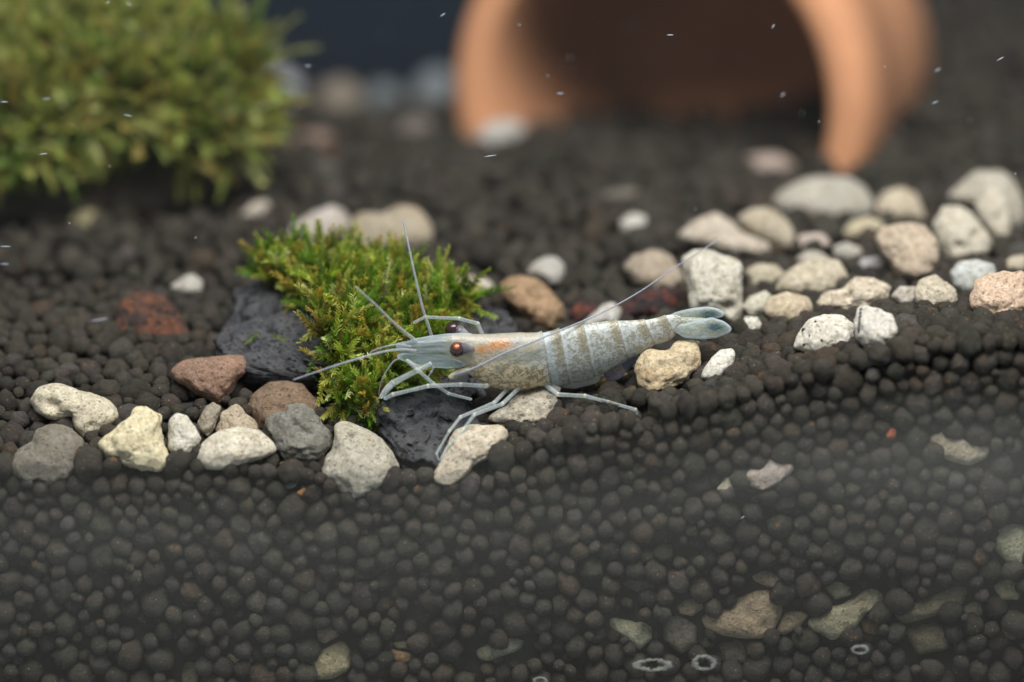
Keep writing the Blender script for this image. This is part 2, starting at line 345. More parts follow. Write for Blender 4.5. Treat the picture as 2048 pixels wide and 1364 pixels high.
stone('brown_stone', Za([(1345, 800), (1380, 720), (1460, 665), (1550, 648), (1640, 680), (1720, 760), (1755, 840), (1700, 900), (1500, 930), (1400, 930), (1370, 860)]), (.25, .175, .12), 'brown rounded stone behind the rough grey stone', FR, M_GREY, sub=5, dy=1.2)
stone('brown_stone', Za([(925, 600), (980, 555), (1100, 530), (1250, 525), (1320, 515), (1365, 560), (1355, 610), (1300, 650), (1260, 720), (1200, 790), (1120, 760), (1050, 720), (960, 660)]), (.34, .215, .155), 'reddish-brown wedge stone lying on the dark pellets before the lava rock', FR, M_GREY, sub=5)
stone('coral_stone', Z9([(1120, 510), (1200, 480), (1300, 510), (1420, 550), (1530, 640), (1600, 720), (1645, 820), (1630, 920), (1560, 1010), (1440, 1060), (1300, 1100), (1200, 1060), (1100, 980), (1030, 900), (1060, 800), (1110, 720), (1130, 600)]), (.50, .47, .385),
      'large pale grey-beige stone pressed against the glass below the moss', FR, sub=5, rough=0.9, pits=8)
stone('coral_stone', Zl([(100, 930), (160, 850), (220, 720), (260, 620), (300, 530), (400, 500), (600, 485), (720, 490), (780, 530), (790, 620), (740, 700), (600, 800), (470, 860), (430, 930), (330, 1000), (190, 1025), (130, 990)]), (.62, .545, .43),
      'cream slanting stone that the shrimp sets its front feet on', FR, M_CLEAN, sub=5, T=0.6)
stone('coral_stone', Zl([(600, 440), (660, 370), (760, 330), (850, 230), (980, 180), (1100, 140), (1200, 170), (1240, 260), (1210, 370), (1150, 420), (1070, 500), (960, 540), (860, 510), (760, 490), (640, 470)]), (.54, .49, .40),
      'rough whitish stone under the belly of the shrimp', FR, sub=5, rough=1.6, dy=0.8, pits=8, T=0.5)
stone('coral_stone', Zt([(290, 900), (320, 790), (400, 690), (490, 670), (570, 690), (690, 660), (740, 580), (900, 565), (1000, 560), (1030, 700), (1030, 800), (980, 900), (900, 1000), (760, 1090), (600, 1130), (440, 1170), (340, 1120), (300, 1050)]), (.66, .55, .37),
      'yellowish-white craggy stone under the shrimp tail with an amber underside', FR, mat_stone('amber stained stone', 0.2, (0.34, 0.17, 0.05), 0.75), sub=5, rough=1.4)
stone('pebble', Zt([(960, 570), (1010, 560), (1060, 570), (1095, 650), (1040, 750), (980, 720)]), (.50, .41, .27), 'small beige pebble peeping out behind the craggy stone under the tail', FR, dy=3)
stone('coral_stone', Zt([(1020, 1000), (1060, 900), (1150, 770), (1260, 680), (1400, 655), (1430, 720), (1400, 850), (1250, 1000), (1120, 1040)]), (.78, .75, .67), 'bright white smooth stone half buried in pellets beside the craggy stone', FR, M_CLEAN, rough=0.5, dy=0.5)
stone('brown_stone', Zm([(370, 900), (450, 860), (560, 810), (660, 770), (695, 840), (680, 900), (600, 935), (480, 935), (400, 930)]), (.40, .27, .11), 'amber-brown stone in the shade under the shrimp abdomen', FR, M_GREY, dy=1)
# pile behind the tail
R = lambda n, pts, col, label, **kw: stone(n, Zr(pts), col, label, PILE, kw.pop('mat', M_CLEAN), **kw)
R('coral_stone', [(15, 540), (60, 480), (160, 450), (260, 475), (310, 560), (325, 630), (270, 680), (160, 680), (70, 620)], (.44, .37, .29), 'beige disc-shaped stone lying just above the dark red lava piece', mat=M_STONE)
w18 = R('coral_stone', [(310, 500), (370, 455), (450, 455), (540, 485), (615, 520), (630, 620), (620, 740), (600, 840), (560, 860), (520, 800), (350, 760), (340, 620)], (.62, .59, .50), 'tall white block-shaped stone peppered with pits, standing behind the tail fan', sub=5, pits=8,
        holes=[(1432, 545, 8), (1455, 618, 12), (1421, 560, 5), (1445, 570, 5), (1460, 587, 5), (1425, 592, 4), (1418, 605, 4)])
R('lava_stone', [(0, 740), (60, 690), (150, 655), (250, 650), (340, 660), (350, 740), (280, 790), (160, 810), (0, 810)], (1, 1, 1), 'dark red lava piece behind the shrimp tail', mat=M_RUST, rough=1.6, cat='lava rock')
R('coral_stone', [(280, 390), (350, 320), (420, 280), (490, 265), (560, 300), (620, 370), (700, 405), (790, 430), (800, 480), (740, 510), (640, 495), (560, 480), (440, 440), (330, 420)], (.60, .53, .44), 'long whitish stone with a humped back lying behind the tall pitted block')
R('coral_stone', [(590, 290), (660, 245), (740, 235), (820, 275), (880, 350), (900, 430), (860, 470), (790, 430), (700, 400), (630, 360)], (.50, .44, .34), 'beige stone propped behind the humped long stone', mat=M_STONE)
R('grey_stone', [(760, 210), (820, 150), (920, 95), (1050, 80), (1160, 85), (1240, 130), (1300, 220), (1280, 290), (1150, 330), (1000, 325), (860, 290), (790, 250)], (.50, .475, .41), 'large smooth grey oval stone at the back of the pile', rough=0.5, pits=0)
R('coral_stone', [(1290, 230), (1340, 160), (1430, 135), (1500, 165), (1530, 240), (1540, 310), (1420, 320), (1310, 310)], (.62, .54, .41), 'yellowish lumpy stone beside the large grey oval stone')
R('coral_stone', [(1120, 370), (1170, 310), (1260, 290), (1340, 310), (1330, 380), (1220, 410), (1140, 400)], (.58, .51, .36), 'low yellowish stone in front of the yellowish lumpy one')
R('coral_stone', [(1300, 400), (1330, 330), (1440, 315), (1550, 335), (1600, 400), (1615, 500), (1590, 590), (1500, 630), (1410, 600), (1370, 520), (1320, 460)], (.58, .48, .37), 'big cream stone with a tan underside in the middle of the pile', sub=5)
R('coral_stone', [(1590, 330), (1640, 240), (1720, 225), (1790, 270), (1850, 350), (1890, 430), (1850, 490), (1760, 525), (1660, 520), (1610, 440)], (.66, .61, .50), 'white stone pierced by dark holes beside the big cream stone', sub=5, holes=[(1911, 495, 10), (1950, 470, 10), (1905, 450, 7)])
R('coral_stone', [(1800, 240), (1850, 150), (1910, 130), (1970, 180), (1980, 280), (1975, 400), (1930, 440), (1870, 380), (1820, 300)], (.60, .55, .45), 'tall narrow cream stone standing behind the stone with dark holes', holes=[(1990, 440, 9)])
R('grey_stone', [(1640, 200), (1720, 130), (1800, 60), (1900, 45), (1980, 80), (2040, 180), (2060, 330), (2000, 400), (1900, 300), (1750, 230)], (.50, .465, .39), 'broad grey-beige stone behind the tall narrow cream stone', mat=M_STONE, dy=2)
R('pebble', [(1670, 570), (1720, 515), (1810, 500), (1900, 530), (1910, 590), (1850, 640), (1750, 690), (1690, 640)], (.58, .605, .58), 'bluish-white smooth pebble beside the pinkish stone', rough=0.5, pits=0, sub=5)
R('coral_stone', [(1765, 700), (1800, 620), (1870, 570), (1950, 560), (2000, 570), (2048, 550), (2090, 640), (2080, 760), (1950, 820), (1850, 800), (1780, 760)], (.68, .51, .38), 'pinkish-cream stone sitting on the heaped pellets', sub=5)
R('coral_stone', [(1490, 660), (1520, 610), (1600, 580), (1650, 610), (1700, 650), (1710, 710), (1660, 770), (1560, 770), (1500, 720)], (.62, .56, .44), 'small cream stone with a black notch on top, beside the bluish pebble', sub=5, holes=[(1888, 557, 6)])
R('coral_stone', [(980, 730), (1040, 670), (1130, 650), (1190, 600), (1280, 590), (1370, 640), (1360, 700), (1280, 750), (1200, 780), (1100, 775), (1010, 760)], (.70, .62, .49), 'knobbly cream stone with a curled ridge, above the black-spotted stone', sub=5, rough=1.5, holes=[(1690, 592, 12)])
R('coral_stone', [(780, 660), (840, 570), (920, 520), (1030, 490), (1110, 510), (1160, 590), (1120, 650), (1000, 690), (860, 700)], (.58, .52, .40), 'broad beige stone behind the knobbly cream stone', sub=5)
R('coral_stone', [(720, 760), (760, 690), (850, 670), (960, 690), (980, 750), (960, 810), (860, 830), (760, 810)], (.58, .49, .36), 'tan blocky stone below the broad beige stone')
R('coral_stone', [(610, 750), (660, 690), (740, 660), (775, 690), (740, 770), (660, 800)], (.62, .60, .49), 'small pale stone wedged between the tall pitted block and the tan blocky stone')
R('pebble', [(605, 830), (640, 790), (700, 795), (725, 840), (690, 890), (630, 880)], (.66, .64, .56), 'small white pebble at the foot of the tall pitted block')
s37 = R('coral_stone', [(880, 950), (900, 880), (960, 810), (1040, 780), (1130, 790), (1190, 830), (1195, 900), (1150, 960), (1060, 985), (960, 990)], (.74, .71, .62), 'white stone with black algae spots half sunk in the pellets', sub=5)
s38 = R('coral_stone', [(1185, 830), (1205, 750), (1250, 730), (1320, 755), (1380, 780), (1410, 860), (1390, 930), (1320, 960), (1240, 950), (1195, 900)], (.74, .71, .64), 'white stone with one black stripe, beside the spotted stone', sub=5)
R('pebble', [(890, 390), (950, 370), (1040, 375), (1075, 430), (1020, 465), (920, 460)], (.60, .51, .45), 'pinkish pebble between the beige propped stone and the big cream stone')
R('pebble', [(1080, 440), (1150, 415), (1220, 440), (1240, 490), (1150, 510), (1085, 490)], (.50, .48, .42), 'pale grey pebble beside the pinkish pebble')
R('pebble', [(1200, 540), (1230, 495), (1310, 485), (1350, 530), (1300, 575), (1220, 575)], (.44, .42, .42), 'lilac-grey pebble at the foot of the big cream stone')
R('coral_stone', [(630, 560), (700, 520), (800, 530), (840, 580), (780, 650), (660, 650)], (.50, .45, .34), 'dull beige stone in the gap behind the tall pitted block', mat=M_STONE)
R('pebble', [(0, 310), (60, 265), (130, 285), (145, 330), (80, 365), (10, 370)], (.62, .60, .54), 'lone white pebble on open dark pellets beyond the antenna', rough=0.6)
R('pebble', [(1370, 690), (1420, 640), (1500, 640), (1520, 710), (1440, 750)], (.50, .46, .40), 'grey-beige pebble beside the cream stone with the black notch')
R('pebble', [(1920, 540), (1990, 485), (2060, 480), (2070, 560), (1990, 580)], (.52, .47, .36), 'dull yellow pebble behind the pinkish-cream stone')
R('pebble', [(890, 500), (940, 460), (1020, 465), (1065, 500), (1010, 545), (920, 540)], (.52, .49, .43), 'flat pale pebble under the pinkish pebble')
def lump(parent, name, u, v, ru, rv, rot=0.0, h=0.35):
    loc, n = hit_px(bvh_of(parent), u, v)
    if loc is None: return
    D, F = ico(3); k = MM; q = D * np.array([ru * k, rv * k, 1]); q[:, :2] *= (1 + 0.25 * pnoise(D * 2.2 + u))[:, None]
    c, s = math.cos(rot), math.sin(rot)
    V = (q[:, :1] * c - q[:, 1:2] * s) * RT + (q[:, :1] * s + q[:, 1:2] * c) * UP - q[:, 2:] * n * h * min(ru, rv) * k
    o = obj(name, new_mesh(name, V, F), M_SPOT, parent, loc - np.array(parent.location) / S); return o
for u, v, a, b in [(1607, 662, 4, 6), (1631, 645, 3, 4), (1620, 672, 3, 3), (1643, 681, 3, 3), (1608, 690, 3, 4), (1662, 700, 4, 3), (1641, 661, 2, 2)]: lump(s37, 'algae_spot', u, v, a, b)
for i in range(7): lump(s38, 'algae_spot', 1722.5 - 0.7 * i, 621 + 7 * i, 3.2, 5, 0.1)
lump(s38, 'algae_spot', 1777, 625, 5, 5)
# middle ground
MID = 'stones on the pellets behind the shrimp'
C_ = lambda n, pts, col, label, zf=Zc, **kw: stone(n, zf(pts), col, label, kw.pop('group', MID), kw.pop('mat', M_STONE), **kw)
C_('brown_stone', [(1110, 610), (1180, 540), (1330, 505), (1450, 540), (1540, 610), (1620, 700), (1700, 800), (1710, 900), (1630, 1010), (1520, 1030), (1420, 980), (1330, 900), (1250, 820), (1150, 720)], (.40, .27, .165), 'large tan-brown stone behind the shrimp back', mat=mat_stone('tan stone', 0.2, (0.10, 0.06, 0.03), 0.8), sub=5)
C_('coral_stone', [(1360, 490), (1430, 400), (1530, 340), (1640, 340), (1720, 420), (1720, 520), (1650, 610), (1570, 620), (1500, 560)], (.52, .50, .46), 'greyish-white smooth stone behind the tan-brown stone', rough=0.5, pits=0)
C_('coral_stone', [(570, 540), (640, 490), (780, 515), (930, 520), (1030, 570), (1080, 640), (1000, 690), (860, 690), (680, 650)], (.54, .49, .40), 'pale stone half hidden behind the bright moss tips')
C_('coral_stone', [(410, 600), (490, 520), (560, 460), (620, 445), (665, 490), (655, 560), (560, 600)], (.60, .60, .56), 'white stone just above the shrimp back', zf=Zm, rough=0.5)
C_('lava_stone', [(370, 510), (430, 440), (510, 430), (570, 460), (520, 540), (410, 570)], (1, 1, 1), 'small dark red lava piece beside the tan-brown stone', zf=Zm, mat=M_RUST, cat='lava rock')
C_('coral_stone', [(1300, 1090), (1340, 1020), (1430, 970), (1520, 930), (1580, 960), (1590, 1020), (1560, 1080), (1480, 1138), (1340, 1130)], (.52, .47, .43), 'lumpy pinkish-white stone behind the moss, touching a tan one', zf=Zb, rough=1.4)
C_('coral_stone', [(1590, 1000), (1640, 960), (1740, 970), (1820, 930), (1890, 950), (1970, 1040), (1980, 1110), (1880, 1160), (1700, 1160), (1600, 1100)], (.43, .37, .28), 'wide tan lumpy stone behind the moss', zf=Zb, rough=1.4)
C_('pebble', [(1090, 980), (1150, 920), (1210, 905), (1235, 940), (1190, 985), (1120, 1010)], (.50, .45, .38), 'small cream pebble alone on the dark pellets', zf=Zb)
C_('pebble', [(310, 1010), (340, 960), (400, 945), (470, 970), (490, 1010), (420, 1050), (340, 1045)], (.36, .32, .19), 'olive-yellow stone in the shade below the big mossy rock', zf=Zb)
C_('pebble', [(920, 150), (1000, 90), (1060, 75), (1110, 120), (1100, 180), (1020, 200)], (.52, .50, .45), 'white pebble behind the rusty lava piece', zf=Za)
C_('lava_stone', [(580, 400), (640, 300), (680, 200), (740, 160), (860, 170), (920, 240), (970, 290), (1020, 350), (1060, 420), (1000, 490), (860, 500), (700, 470)], (1, 1, 1), 'rusty red lava piece partly covered by pellets', zf=Za, mat=mat_lava('rust', (0.06, 0.045, 0.04), (0.32, 0.12, 0.06), (0.42, 0.66)), rough=1.4, cat='lava rock', sink=1, T=0.5, dy=3)
# far back
Fa = lambda n, pts, col, label, zf=Zb, **kw: stone(n, zf(pts), col, label, FAR, kw.pop('mat', M_CLEAN), sub=3, **kw)
Fa('coral_stone', [(1160, 430), (1180, 350), (1270, 310), (1350, 340), (1370, 410), (1310, 490), (1230, 520)], (.50, .54, .58), 'bluish-white round stone standing beside the big mossy rock')
Fa('grey_stone', [(1440, 450), (1470, 380), (1560, 350), (1640, 400), (1660, 480), (1600, 530), (1480, 520)], (.30, .26, .21), 'tan blurred stone between two bluish ones before the dark wall')
Fa('grey_stone', [(1660, 430), (1720, 370), (1800, 380), (1840, 450), (1800, 510), (1690, 500)], (.20, .24, .26), 'dull blue-grey stone next to the tan blurred stone')
Fa('grey_stone', [(1860, 440), (1920, 330), (2000, 300), (2080, 350), (2060, 480), (1950, 500)], (.24, .28, .31), 'blue-grey stone against the outside of the terracotta pot')
Fa('grey_stone', [(1300, 640), (1370, 600), (1480, 590), (1530, 630), (1480, 670), (1340, 680)], (.30, .22, .18), 'flat pinkish-brown stone on the pellets before the bluish-white round stone')
Fa('brown_stone', [(1470, 690), (1510, 665), (1570, 675), (1590, 700), (1520, 715)], (.26, .12, .07), 'small rusty stone beside the flat pinkish-brown one')
Fa('pebble', [(165, 490), (200, 430), (260, 405), (330, 415), (345, 450), (290, 500), (210, 515)], (.54, .53, .50), 'white stone leaning on the rim of the terracotta pot', zf=Zp)
Fa('pebble', [(1070, 560), (1110, 530), (1200, 525), (1260, 555), (1280, 580), (1200, 600), (1090, 590)], (.48, .39, .34), 'flat pinkish stone before the mouth of the terracotta pot', zf=Zp)
Fa('grey_stone', [(600, 660), (660, 645), (740, 650), (755, 675), (680, 690), (610, 682)], (.22, .20, .17), 'flat grey stone among pellets before the pot', zf=Zp)
Fa('grey_stone', [(1800, 590), (1850, 540), (1930, 530), (1980, 570), (1950, 620), (1840, 630)], (.22, .19, .18), 'dim grey stone close to the pot, on the moss side')
# pressed against the glass below the soil surface
B_ = lambda n, pts, col, label, zf=Z8, **kw: stone(n, zf(pts), col, label, BURIED, kw.pop('mat', M_STONE), y=YG + kw.pop('yy', 2.2), tilt=0.0, rough=0.5, power=0.55, T=kw.pop('T', 0.5), **kw)
B_('buried_stone', [(915, 340), (970, 300), (1030, 260), (1090, 255), (1120, 290), (1130, 320), (1080, 370), (1000, 400), (940, 380)], (.52, .45, .39), 'pinkish-white stone set in the pellet wall, touching a small cream one', sub=5, yy=1.2)
B_('buried_stone', [(815, 400), (850, 350), (900, 340), (905, 370), (860, 415)], (.50, .46, .35), 'small cream stone set in the pellet wall beside the pinkish-white one', yy=0.9)
B_('buried_stone', [(1655, 190), (1720, 155), (1790, 180), (1850, 220), (1920, 215), (1900, 270), (1830, 305), (1740, 280), (1690, 240)], (.46, .41, .31), 'cream stone set in the pellet wall under the red clay chip', sub=5, yy=1.4)
B_('buried_stone', [(1915, 580), (1960, 525), (2048, 510), (2080, 600), (2060, 710), (1980, 690), (1930, 640)], (.40, .40, .28), 'large round olive-cream stone deep in the pellet wall')
OLS = ['forked tan stone lying on top of the buried heap', 'small tan stone with a dark nick at the end of the buried heap', 'half-moon tan stone between the biggest tan stone and the horn-armed one', 'small tan stone tucked under the arms of the forked stone', 'small grey-olive stone above the horn-armed stone', 'long dim olive stone stretching beyond the horn-armed stone', 'small yellowish stone below the large round olive-cream stone', 'dark grey slab of stone beneath the biggest tan stone, next to the wedge stone', 'dark grey block of stone directly under the biggest tan stone', 'small reddish-brown stone under the horn-armed stone', 'broad dark brown stone lying under the long dim olive stone', 'small dull olive stone at the tip of the long dim stone', 'tiny orange-tan stone low in the soil near the tank corner', 'flat dim brown stone above the green-grey wedge stone', 'small round olive stone alone above the flat dim brown one']
B_('buried_stone', [(750, 900), (860, 870), (900, 820), (960, 790), (1040, 780), (1090, 830), (1080, 900), (1040, 980), (960, 1000), (860, 985), (780, 960)], (.36, .285, .19), 'biggest tan stone in the buried heap against the glass', sub=5)
for pts, col in [([(945, 750), (990, 710), (1040, 725), (1120, 780), (1180, 720), (1200, 750), (1130, 800), (1020, 790)], (.34, .27, .19)),
                 ([(655, 870), (690, 830), (760, 825), (770, 870), (720, 905), (670, 895)], (.36, .29, .2)),
                 ([(1050, 975), (1090, 880), (1160, 865), (1190, 900), (1150, 950), (1090, 980)], (.34, .28, .19)),
                 ([(1130, 800), (1200, 770), (1250, 810), (1210, 850), (1150, 845)], (.32, .27, .19)),
                 ([(1250, 790), (1290, 750), (1350, 780), (1360, 820), (1290, 840)], (.28, .26, .18)),
                 ([(1510, 880), (1600, 850), (1700, 810), (1790, 760), (1840, 780), (1800, 860), (1700, 900), (1560, 940)], (.2, .18, .12)),
                 ([(1920, 780), (1980, 740), (2040, 770), (2030, 840), (1950, 840)], (.34, .31, .2)),
                 ([(590, 900), (680, 880), (740, 940), (740, 1020), (680, 1060), (610, 1010)], (.14, .13, .11)),
                 ([(820, 1010), (900, 990), (950, 1010), (940, 1090), (850, 1090)], (.15, .14, .115)),
                 ([(1390, 920), (1460, 890), (1500, 930), (1460, 980), (1400, 970)], (.22, .15, .09)),
                 ([(1560, 950), (1680, 920), (1760, 960), (1740, 1040), (1620, 1060)], (.15, .13, .09)),
                 ([(1800, 860), (1860, 830), (1900, 880), (1860, 920), (1810, 900)], (.22, .2, .14)),
                 ([(1950, 960), (1990, 930), (2030, 960), (2010, 1000), (1960, 995)], (.28, .22, .14)),
                 ([(430, 770), (490, 740), (560, 750), (580, 790), (500, 810)], (.15, .13, .11)),
                 ([(530, 690), (560, 660), (605, 670), (600, 710), (550, 725)], (.26, .26, .17))]:
    B_('buried_stone', pts, col, OLS.pop(0))
B_('buried_stone', [(1175, 930), (1240, 870), (1330, 850), (1400, 800), (1450, 745), (1500, 790), (1490, 860), (1420, 890), (1370, 960), (1280, 1005), (1200, 960)], (.36, .33, .22), 'olive-cream stone with a horn-like arm in the buried heap', sub=5)
B_('buried_stone', [(375, 890), (420, 905), (500, 920), (560, 925), (560, 1000), (510, 1040), (460, 1000), (390, 950)], (.36, .36, .25), 'pale green-grey wedge stone buried beside the tan heap')
B_('buried_stone', [(1230, 840), (1290, 790), (1380, 730), (1410, 790), (1400, 880), (1330, 915), (1260, 920), (1250, 870)], (.40, .355, .22), 'angular olive-cream stone buried under a small pinkish one', zf=Z7)
B_('buried_stone', [(1265, 720), (1300, 690), (1350, 695), (1360, 740), (1300, 775), (1270, 760)], (.32, .25, .18), 'small pinkish stone buried on top of the angular olive-cream one', zf=Z7)
B_('buried_stone', [(890, 830), (920, 800), (960, 815), (1010, 815), (1015, 850), (960, 860), (900, 850)], (.42, .36, .22), 'small bone-shaped cream stone buried among pellets', zf=Z7)
B_('buried_stone', [(1515, 770), (1570, 790), (1640, 810), (1670, 835), (1610, 858), (1550, 830)], (.44, .28, .15), 'orange-tan sliver of stone buried against the glass', zf=Z7)
B_('buried_stone', [(1560, 770), (1620, 755), (1670, 770), (1650, 795), (1590, 795)], (.3, .28, .18), 'grey-olive sliver of stone just above the orange-tan sliver', zf=Z7)
B_('buried_stone', [(1900, 800), (1960, 770), (2050, 740), (2110, 750), (2080, 800), (1950, 845), (1910, 835)], (.30, .30, .22), 'grey-green oblong stone buried apart from the heap', zf=Z7)
B_('buried_stone', [(725, 900), (740, 830), (780, 820), (800, 880), (790, 940), (730, 940)], (.17, .155, .11), 'dim brown upright stone buried low against the glass', zf=Z7)
def chip(pts, col, label, zf=None, **kw):
    stone('chip', zf(pts) if zf else pts, col, label, 'small coloured chips among the pellets', M_GREY, sub=3, tilt=0, T=0.6, cat='chip', **kw)
chip([(1771, 862), (1780, 855), (1792, 858), (1794, 868), (1786, 879), (1774, 878), (1770, 870)], (.44, .13, .06), 'brick-red clay chip pressed in the pellet wall', y=YG + 0.8)
chip([(1545, 1215), (1590, 1170), (1635, 1190), (1610, 1240), (1570, 1250)], (.15, .20, .24), 'blue-grey chip in front of the big pale stone', Za, y=YG + 0.8)
chip([(1615, 1270), (1660, 1240), (1675, 1255), (1640, 1295)], (.42, .20, .07), 'orange chip next to the blue-grey chip', Za, y=YG + 0.6)
chip([(1520, 1110), (1545, 1095), (1600, 1140), (1570, 1165)], (.26, .15, .10), 'reddish-brown chip behind the blue-grey chip', Za, y=YG + 2.2)

# black lava rock that carries the moss
LAVA = stone('lava_rock', [(425, 645), (440, 605), (500, 575), (545, 545), (600, 520), (680, 500), (780, 503), (860, 545), (960, 590), (1015, 608), (1042, 650), (1030, 720), (990, 800), (965, 870), (920, 950), (860, 985), (800, 960), (755, 900), (720, 850), (620, 780), (500, 745), (440, 700)],
             (1, 1, 1), 'big black porous lava rock carrying the green moss', None, M_LAVA, y=6.5, tilt=0.95, T=0.36, sub=6, rough=1.3, rim=0.9, pits=80, cat='lava rock')
# big blurred rock under the large moss
ROCK = stone('moss_rock', [(-60, 300), (60, 230), (200, 210), (330, 220), (420, 270), (450, 340), (420, 400), (320, 425), (200, 450), (60, 480), (-60, 485)],
             (.15, .125, .105), 'grey-brown boulder under the large blurred moss', None, M_GREY, y=58.0, tilt=0.6, T=0.5, sub=5, cat='rock')

# ------------------------------------------------------------------ soil pellets: polydisperse packing in a shell under the surface and behind the glass
def pack():
    r1 = lambda n: np.clip(RNG.lognormal(math.log(0.98), 0.27, n), 0.5, 1.72)
    parts = []
    def fill(n, x0, x1, y0, y1, h, big=1.0):
        x = RNG.uniform(x0, x1, n); y = RNG.uniform(y0, y1, n); parts.append((np.c_[x, y, ground(x, y) - RNG.uniform(0.3, h, n)], r1(n) * big, np.full(n, h)))
    fill(4200, -63, 63, YG + .5, 26, 4.2); fill(2000, -68, 68, 26, 75, 3.6, 1.28); fill(2500, -84, 88, 75, 151, 3.4, 1.35)
    n = 3900; x = RNG.uniform(-63, 63, n); z = RNG.uniform(-46, 4, n); g = ground(x, np.full(n, YG + 2)); k = z < g - 2.5
    parts.append((np.c_[x, RNG.uniform(YG + .5, YG + 4.2, n), z][k], r1(k.sum()), np.full(k.sum(), -1.0)))
    c = np.concatenate([p[0] for p in parts]); r = np.concatenate([p[1] for p in parts]); hh = np.concatenate([p[2] for p in parts])
    for it in range(45):
        if it % 5 == 0:
            cell = 4.8; ij = np.floor((c + 500) / cell).astype(np.int64); key = (ij[:, 0] * 1000 + ij[:, 1]) * 1000 + ij[:, 2]
            o = np.argsort(key, kind='stable'); ks = key[o]; A, B = [], []
            for dx in (-1, 0, 1):
                for dy in (-1, 0, 1):
                    for dz in (-1, 0, 1):
                        off = (dx * 1000 + dy) * 1000 + dz
                        if off < 0: continue
                        s = np.searchsorted(ks, key + off, 'left'); e = np.searchsorted(ks, key + off, 'right'); cnt = e - s
                        i = np.repeat(np.arange(len(c)), cnt); j = o[np.arange(cnt.sum()) - np.repeat(np.cumsum(cnt) - cnt, cnt) + np.repeat(s, cnt)]
                        kk = (i < j) if off == 0 else slice(None); A.append(i[kk]); B.append(j[kk])
            A = np.concatenate(A); B = np.concatenate(B)
        d = c[B] - c[A]; L = np.linalg.norm(d, axis=1) + 1e-6; ov = (r[A] + r[B]) * 0.97 - L; k = ov > 0
        f = d[k] / L[k][:, None] * (ov[k] * 0.42)[:, None]
        np.add.at(c, B[k], f); np.add.at(c, A[k], -f)
        c[:, 1] = np.clip(c[:, 1], YG + 0.12 + r * 0.96, 151)
        wl = hh < 0; c[wl, 1] = np.minimum(c[wl, 1], YG + 5)
        g = ground(c[:, 0], c[:, 1]) if it % 3 == 0 else g
        c[:, 2] = np.minimum(c[:, 2], np.where(c[:, 1] > 24, g + 0.1 * r, g - 0.4 * r + 0.2)); c[~wl, 2] = np.maximum(c[~wl, 2], (g - hh)[~wl])
    return c, r, g
pc, pr, pg = pack()
keep = np.ones(len(pc), bool)
for s in STONES:                                       # no pellets inside or, at the glass, in front of a stone
    d = pc - s['c']; a = d @ RT; b = d @ UP; dep = d @ FW - s['tilt'] * b; rr = np.hypot(a, b) / s['rf'](np.arctan2(b, a))
    ins = rr ** 2 + (dep / s['T']) ** 2 < 0.9
    if s['wall']: ins |= (rr < 1.02) & (dep < 0.5 * s['T']) & (dep > -8)
    lab = s['o']['label']
    if s['o'].get('group') in (FR, PILE, MID) and 'half' not in lab and 'partly' not in lab and 'stripe' not in lab:
        ins |= (rr < 0.9) & (dep < 0) & (dep > -6) & (b > -0.72 * s['rf'](np.arctan2(b, a)))     # only the foot of a stone is bedded in
    keep &= ~ins
pu, pv, pk = project(pc)
keep &= (pu > -190) & (pu < 2240) & (pv < 1450)
def ys(u): return -4.6 + (u - 900) / 450 * 2.2           # depth of the shrimp's body along its length
LEGS = {'E': [(1030, 762, 0.2), (988, 806, -2.4), (921, 834, -4.0), (899, 862, -5.2), (873, 907, -6.4), (877, 920, -6.6)],
        'F': [(1052, 762, -0.2), (1005, 808, -3.0), (949, 829, -4.6), (927, 858, -5.6), (900, 888, -6.4), (879, 921, -6.9)],
        'G': [(1080, 760, -0.2), (1116, 789, -2.4), (1170, 792, -3.2), (1216, 804, -4.2), (1271, 819, -5.2), (1274, 828, -5.2)]}
for lg in LEGS.values():                               # the legs stand free of the pellets
    for (u0, v0_, d0), (u1, v1_, d1) in zip(lg[:-1], lg[1:]):
        for t in np.linspace(0, 1, 12):
            u, v, yy = u0 + (u1 - u0) * t, v0_ + (v1_ - v0_) * t, ys(u0 + (u1 - u0) * t) + d0 + (d1 - d0) * t
            keep &= ~((np.hypot(pu - u, pv - v) < pr / MM + 1) & (pc[:, 1] < yy + 0.6) & (pv < v + 26))
pc, pr, pg, pu, pv = pc[keep], pr[keep], pg[keep], pu[keep], pv[keep]
VAR = []
for i in range(14):
    st = RNG.uniform(0.80, 1.18, 3); off = RNG.uniform(0, 99, 3); am = RNG.uniform(0.12, 0.3); lobe = RNG.normal(size=3); lobe /= np.linalg.norm(lobe)
    def shape(n, st=st, off=off, am=am, lobe=lobe, i=i):
        D, F = ico(n); q = D * (1 + am * pnoise(D * 1.35 + off) + 0.085 * pnoise(D * 3.0 + off) + (0.03 * pnoise(D * 8 + off) if n > 2 else 0))[:, None] * st
        if i % 5 == 0: q = q * (1 + 0.28 * np.maximum(0, D @ lobe) ** 3)[:, None]
        return q, F
    VAR.append(shape)
def rotm(n):
    q = RNG.normal(size=(n, 4)); q /= np.linalg.norm(q, axis=1)[:, None]; w_, x, y, z = q.T
    return q, np.stack([1 - 2 * (y * y + z * z), 2 * (x * y - z * w_), 2 * (x * z + y * w_), 2 * (x * y + z * w_), 1 - 2 * (x * x + z * z), 2 * (y * z - x * w_), 2 * (x * z - y * w_), 2 * (y * z + x * w_), 1 - 2 * (x * x + y * y)], 1).reshape(-1, 3, 3)
n = len(pc); quat, rot = rotm(n); var = RNG.integers(0, len(VAR), n)
tint = np.array([.051, .046, .0385]) * RNG.uniform(.72, 1.3, (n, 1)) * RNG.uniform(.95, 1.05, (n, 3))
t = RNG.random(n); tint[t < .014] = (.072, .055, .040); tint[(t > .014) & (t < .04)] *= (1.5, 1.55, 1.7); tint[(t > .04) & (t < .07)] = (.060, .049, .037)
